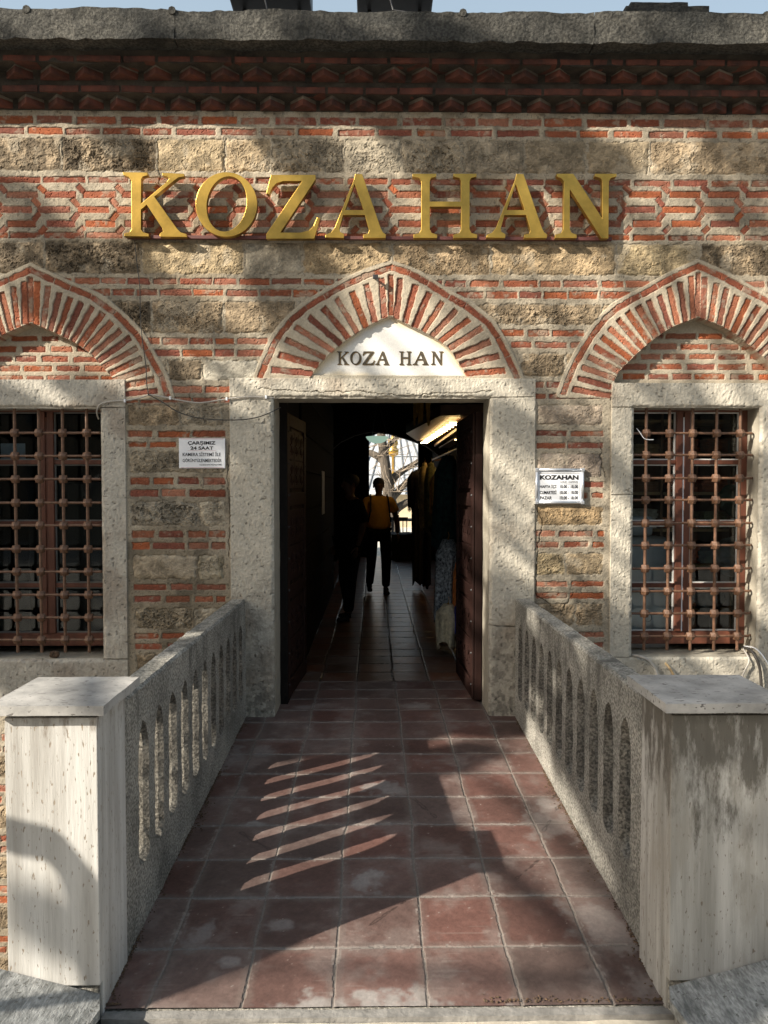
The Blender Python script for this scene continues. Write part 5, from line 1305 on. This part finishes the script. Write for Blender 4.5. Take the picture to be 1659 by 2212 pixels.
# table and chair silhouettes at the far door
q = at(890, 1110, 19.5)
t = tag(empty('cafe_table', (q.x, q.y, 0)), 'dark cafe table with a cloth just outside the far end of the passage', 'table')
MB().bbox(q.x - .55, q.x + .55, q.y - .35, q.y + .35, .72, .77, .01).build('table_top', M_iron, t)
for sx in (-1, 1):
    for sy in (-1, 1): MB().bbox(q.x + sx * .5 - .025, q.x + sx * .5 + .025, q.y + sy * .3 - .025, q.y + sy * .3 + .025, -.02, .72, .004).build('leg', M_iron, t)
def chair(cx, cy, yaw, label):
    M = Matrix.Translation((cx, cy, -.02)) @ Matrix.Rotation(yaw, 4, 'Z'); t = tag(empty('cafe_chair', (cx, cy, -.02)), label, 'chair', 'cafe chairs at the far end of the passage')
    MB().bbox(-.22, .22, -.22, .22, .43, .47, .01, M).build('seat', M_iron, t)
    b = MB(); b.bbox(-.22, .22, .19, .22, .80, .88, .006, M)
    for i in range(5): b.bbox(-.2 + i * .095, -.18 + i * .095, .195, .215, .47, .80, .003, M)
    b.build('backrest', M_iron, t)
    for sx in (-1, 1):
        for sy in (-1, 1): MB().bbox(sx * .2 - .016, sx * .2 + .016, sy * .2 - .016, sy * .2 + .016, 0, .43, .003, M).build('leg', M_iron, t)
q2 = at(868, 1110, 18.4); chair(q2.x, q2.y, R(160), 'slatted dark chair left of the far cafe table')
q2 = at(915, 1110, 18.2); chair(q2.x, q2.y, R(190), 'slatted dark chair right of the far cafe table')
q = at(885, 1150, 16.8)
t = tag(empty('draped_stand', (q.x, q.y, 0)), 'low dark cloth covered stand near the far end of the passage', 'stand')
rough_box('cloth', (q.x - .42, q.x + .5, q.y - .4, q.y + .3, .0, .56), .06, .03, C_black, t, seed=8, sc=5)

# ================================================================== BEHIND THE WINDOWS
rr = random.Random(21); fc = [(.45, .12, .05), (.55, .42, .24), (.08, .18, .16), (.55, .28, .09), (.22, .11, .06), (.60, .56, .48), (.22, .26, .14), (.55, .18, .07)]
fm = [clothmat('folded_%d' % i, c) for i, c in enumerate(fc)]
M_shelf = mat('shelf_wood', (.42, .27, .13), .6, .25, 8)
t = tag(empty('shelf_unit', (1.75, .5, 0)), 'wooden shelving with folded cloth seen through the left half of the right window', 'shelf')
shz = [.62, .95, 1.22, 1.50, 1.80, 2.05]
for z_ in shz: MB().bbox(RX0 - .1, RX0 + .95, .62, .92, z_, z_ + .022, .003).build('shelf_board', M_shelf, t)
MB().box(RX0 - .1, RX0 + .95, .92, .94, .2, 2.2).build('back_panel', mat('shelf_back', (.07, .035, .02), .8), t)
for xx in (RX0 - .12, RX0 + .42, RX0 + .95): MB().bbox(xx, xx + .02, .61, .93, .2, 2.2, .003).build('upright', M_shopwood, t)
k = 0
words = ['rust', 'sand', 'deep green', 'amber', 'dark brown', 'off white', 'moss', 'brick red']
for si, z_ in enumerate(shz[:-1]):
    x = RX0 - .05
    while x < RX0 + .85:
        wd = rr.uniform(.2, .3); n = rr.randint(4, 8); i = rr.randrange(len(fm)); mb = MB(); z = z_ + .024
        for j in range(n):
            h = rr.uniform(.012, .022)
            if z + h > shz[si + 1] - .02: break
            o_ = rr.uniform(-.012, .012); mb.bbox(x + o_, x + wd - .03 + o_, .64 + rr.uniform(0, .02), .88, z, z + h, .005); z += h + .001
        pos = ['lowest', 'second lowest', 'middle', 'second highest', 'highest'][si]
        side = 'left' if x < RX0 + .2 else ('middle' if x < RX0 + .5 else 'right')
        tag(mb.build('folded_cloth', fm[i]), '%s folded cloths at the %s of the %s shelf behind the right window' % (words[i], side, pos), 'cloth stack', 'folded cloth stacks on the shelves'); x += wd + .02
# white carton with lettering
a, b = P(1372, 1392, .30), P(1432, 1255, .30)
t = tag(empty('carton', (a.x, .3, a.z)), 'white carton with thin spaced capitals at the bottom of the right window', 'box')
MB().bbox(RX0 - .05, PX(1441, 1350, .3), .30, .42, .18, P(1400, 1278, .3).z, .004).build('box', mat('white_card', (.78, .80, .84), .5, .03), t)
mb = MB(); 
for s_, xa, xb in (('A', 1374, 1383), ('K', 1404, 1412), ('O', 1420, 1428)):
    A, B = P(xa, 1369, .298), P(xb, 1359, .298); text_mesh(mb, s_, A.x, B.x, A.z, B.z, .2975)
cq = P(1400, 1334, .2975); 
for r in (.022, .026):
    pass
mb.build('lettering', M_ink, t, recalc=False)
M_ring = MB().tube([(cq.x + .026 * math.cos(a * .3927), .297, cq.z + .03 * math.sin(a * .3927)) for a in range(17)], .0015, 5); M_ring.build('ring_emblem', M_ink, t)
t = tag(empty('appliance', (RX0 + .1, .35, .6)), 'white plastic appliance with a rounded top above the carton in the right window', 'appliance')
MB().bbox(RX0 - .02, PX(1440, 1200, .36), .36, .55, P(1400, 1277, .36).z, P(1400, 1160, .36).z, .02).build('body', mat('white_plastic', (.50, .53, .58), .3, .03), t)
MB().bbox(RX0 + .02, PX(1412, 1150, .40), .40, .50, P(1400, 1158, .40).z, P(1400, 1115, .4).z, .03).build('top', MATS['white_plastic'], t)
# clothes bags in the right half
for i, (px, py, r_, mm, lb) in enumerate(((1590, 1200, .16, 'bag_silver', 'shiny crumpled clear bag at the middle height of the right window'), (1530, 1290, .11, 'bag_clear', 'grey crumpled bag low in the right window'), (1585, 1080, .12, 'bag_green', 'greenish glossy wrap high in the right window'))):
    q = P(px, py, .55); mb = MB()
    bm = bmesh.new(); bmesh.ops.create_icosphere(bm, subdivisions=4, radius=r_)
    for v in bm.verts:
        v.co = Vector((v.co.x * 1.1, v.co.y * .6, v.co.z)) ; v.co += mnoise.noise_vector(v.co * 14 + Vector((i * 9, 0, 0))) * .035
    bm.verts.index_update(); mb.add([v.co + q for v in bm.verts], [[v.index for v in f.verts] for f in bm.faces]); bm.free()
    tag(mb.build('plastic_bag', mat(mm, ((.42, .42, .40), (.10, .11, .11), (.06, .12, .08))[i], .15, .3, 10)), lb, 'bag')
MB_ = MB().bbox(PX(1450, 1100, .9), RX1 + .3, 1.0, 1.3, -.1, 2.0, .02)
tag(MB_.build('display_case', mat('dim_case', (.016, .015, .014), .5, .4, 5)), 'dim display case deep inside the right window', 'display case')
# paper sheet in the left window
a, b = P(2, 1000, .32), P(54, 958, .32)
tag(MB().bbox(a.x, b.x, .32, .325, a.z, b.z, .001).build('paper_sheet', mat('blue_white_paper', (.36, .42, .48), .7, .05)), 'pale blue paper sheet inside the left window', 'paper')
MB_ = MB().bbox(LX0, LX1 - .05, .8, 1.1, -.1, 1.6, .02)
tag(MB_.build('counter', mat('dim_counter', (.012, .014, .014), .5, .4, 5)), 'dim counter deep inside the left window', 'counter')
q = P(120, 1424, .04); mb = MB()
for i in range(16):
    bm = bmesh.new(); bmesh.ops.create_icosphere(bm, subdivisions=2, radius=.014)
    o_ = Vector((random.uniform(-.03, .03), random.uniform(-.015, .015), random.uniform(0, .022)))
    for v in bm.verts: v.co += mnoise.noise_vector(v.co * 60 + o_ * 99) * .006 + o_ + Vector((q.x, .03, LZ0 + .016))
    bm.verts.index_update(); mb.add([v.co.copy() for v in bm.verts], [[v.index for v in f.verts] for f in bm.faces]); bm.free()
tag(mb.build('dry_clump', mat('dry_brown', (.10, .06, .035), .95, .4, 60)), 'small brown crumbly clump on the left window sill', 'debris')

# ================================================================== STREET TREES behind the viewer (they cast the dappled shade)
def shade_tree(name, base, hub, label, clumps, seed):
    rr = random.Random(seed); t = tag(empty(name, base), label, 'tree')
    mb = MB(); base = Vector(base); hub = Vector(hub)
    mb.tube([base, base.lerp(hub, .35) + Vector((.1, .05, 0)), base.lerp(hub, .7) + Vector((-.08, .1, 0)), hub], [.26, .21, .17, .13], 12)
    lf = MB(); 
    for (c, r, dens) in clumps:
        c = Vector(c); mid = hub.lerp(c, .5) + Vector((rr.uniform(-.3, .3), rr.uniform(-.3, .3), rr.uniform(0, .4)))
        mb.tube([hub, mid, c], [.06, .035, .012], 6)
        for k in range(4): branch(mb, mid.lerp(c, rr.uniform(.2, 1)), (rr.uniform(-1, 1), rr.uniform(-1, 1), rr.uniform(-.3, 1)), r * 1.4, .016, 0, rr)
        n = int(dens * 2300 * r * r / .16)
        for k in range(n):
            while True:
                o_ = Vector((rr.uniform(-1, 1), rr.uniform(-1, 1), rr.uniform(-1, 1)))
                if o_.length < 1: break
            p = c + o_ * r; s_ = rr.uniform(.03, .055)
            M = Matrix.Translation(p) @ Matrix.Rotation(rr.uniform(0, 6.28), 4, 'Z') @ Matrix.Rotation(rr.uniform(0, 3.14), 4, 'X')
            lf.add([M @ Vector(v) for v in ((-s_, 0, 0), (0, -s_ * .45, .2 * s_), (s_, 0, 0), (0, s_ * .45, .2 * s_))], [(0, 1, 2, 3)])
    mb.build('trunk', M_bark, t, recalc=False); lf.build('crown', M_leaf, t, recalc=False)
SD = Vector((-1.6, -1.0, 1.10))
def toward(p, k): return Vector(p) + SD * k
cl1 = []
rr = random.Random(31)
def F(px, py): return P(px, py, 0)
K1 = 6.0
for (px, py, r, dn) in ((60, 960, .30, .8), (40, 1120, .42, 1.1), (150, 1250, .42, 1.1), (60, 1380, .4, 1), (190, 1060, .26, 1.1), (330, 960, .24, .9), (400, 1060, .26, 1), (330, 1130, .22, .9), (420, 1180, .26, 1), (380, 1330, .30, 1), (250, 1380, .3, 1), (520, 1200, .28, 1.1), (560, 1320, .30, 1.1), (520, 1430, .3, 1),
                        (440, 900, .16, .7), (565, 990, .14, 1), (590, 1100, .16, .8), (250, 1180, .2, .8), (560, 940, .10, .8)):
    cl1.append((toward(F(px, py), K1 + rr.uniform(-.5, .5)), r * 1.08, dn * 1.4))
shade_tree('street_tree', (-11.6, -6.9, -.18), (-11.3, -6.4, 4.6), 'leafy street tree behind the viewer shading the left window', cl1, 3)
cl2 = []
K2 = 4.6
for (px, py, r, dn) in ((650, 560, .15, .8), (640, 650, .17, .8), (655, 740, .12, .6), (600, 610, .12, .5), (1180, 330, .2, .9), (80, 640, .12, .5), (300, 650, .14, .5), (330, 770, .1, .5), (430, 700, .12, .4), (760, 450, .12, .4), (1050, 440, .16, .5), (1620, 340, .16, .5), (1500, 545, .12, .4), (160, 820, .12, .5), (1225, 335, .16, .9), (1300, 345, .12, .8), (640, 325, .16, .5), (950, 330, .2, .6), (1050, 345, .15, .5), (960, 45, .28, 1), (1080, 60, .2, .8), (1450, 60, .3, .5), (1620, 60, .3, .6), (1250, 45, .26, .9), (1380, 55, .2, .7), (430, 45, .16, .7), (260, 300, .12, .4), (500, 55, .25, .7), (680, 100, .2, .4),
                        (1120, 930, .14, .6), (1105, 1330, .22, .9), (1090, 1440, .28, 1.1), (1190, 1420, .2, .9), (1130, 1540, .3, 1.1), (40, 440, .14, .5), (140, 560, .2, .5), (200, 690, .16, .5), (1580, 440, .12, .4), (1450, 850, .12, .4), (1650, 1000, .1, .4), (820, 1560, .5, .9), (1250, 960, .1, .4), (1340, 1390, .14, .7), (300, 560, .1, .5)):
    cl2.append((toward(F(px, py), K2 + rr.uniform(-.4, .4)), r * 1.12, dn * 1.1))
# shade on the right pillar and the right balustrade
for p, r, dn in (((1.1, -2.78, .45), .30, .55), ((1.05, -2.78, .1), .22, .5), ((1.1, -2.7, .9), .24, .7), ((1.0, -1.9, .75), .14, .5), ((1.0, -1.2, .2), .16, .6), ((.96, -.4, .5), .2, .9), ((-1.0, -2.78, .18), .10, .9), ((.5, -.7, -.05), .2, .8)):
    cl2.append((toward(p, K2), r, dn))
hp = []  # added pipe hoop out of view, bent to cast the left pillar's arched shadow
for (X_, Z_) in ((-1.75, .05), (-1.62, .36), (-1.35, .475), (-1.15, .475), (-1.02, .45), (-.93, .34), (-.885, .16), (-.87, -.05), (-.865, -.25)):
    hp.append(toward((X_, -2.78, Z_), 1.15))
tt = tag(empty('shadow_hoop', (hp[0].x, hp[0].y, -.18)), 'unseen curved pipe hoop added to cast the arched shadow on the left pillar', 'shadow hoop')
MB().tube(hp, [.055, .055, .055, .05, .045, .04, .035, .03, .02], 10).build('arm', M_iron, tt)
MB().tube([(hp[0].x, hp[0].y, -.18), tuple(hp[0])], [.07, .055], 10).build('post', M_iron, tt)
shade_tree('street_tree', (-7.2, -8.6, -.18), (-7.0, -8.0, 5.4), 'tall thin crowned street tree behind the viewer', cl2, 5)

# ================================================================== THE OTHER SIDE OF THE STREET (behind the viewer, mirrored in the panes)
M_plast = mat('ochre_plaster', (.22, .17, .12), .95, .2, 1.5); M_pane = mat('dark_pane', (.03, .035, .04), .15, .1)
for i, (x0, x1, h, lb) in enumerate(((-26, -15.5, 7.5, 'two storey ochre house across the street, far left behind the viewer'), (-15, -3.2, 8.6, 'tall ochre house across the street left of the viewer'), (-2.8, 8, 7.8, 'ochre house across the street straight behind the viewer'), (8.4, 20, 9.0, 'tallest ochre house across the street right of the viewer'))):
    t = tag(empty('street_house', ((x0 + x1) / 2, -19, -.18)), lb, 'house', 'houses across the street')
    MB().box(x0, x1, -25, -19, -.18, h).build('wall', M_plast, t)
    MB().add([(x0 - .3, -18.6, h), (x1 + .3, -18.6, h), (x1 + .3, -25.3, h), (x0 - .3, -25.3, h), (x0 + 1, -22, h + 1.6), (x1 - 1, -22, h + 1.6)], [(0, 1, 5, 4), (1, 2, 5), (2, 3, 4, 5), (3, 0, 4), (0, 3, 2, 1)]).build('roof', M_cbrick, t)
    n = int((x1 - x0) / 2.4)
    for k in range(n):
        for zf_ in (.6, 3.6):
            xx = x0 + (k + .5) * (x1 - x0) / n
            o = MB().bbox(xx - .55, xx + .55, -19.02, -18.95, zf_, zf_ + 1.8, .01).build('window', M_pane, t)
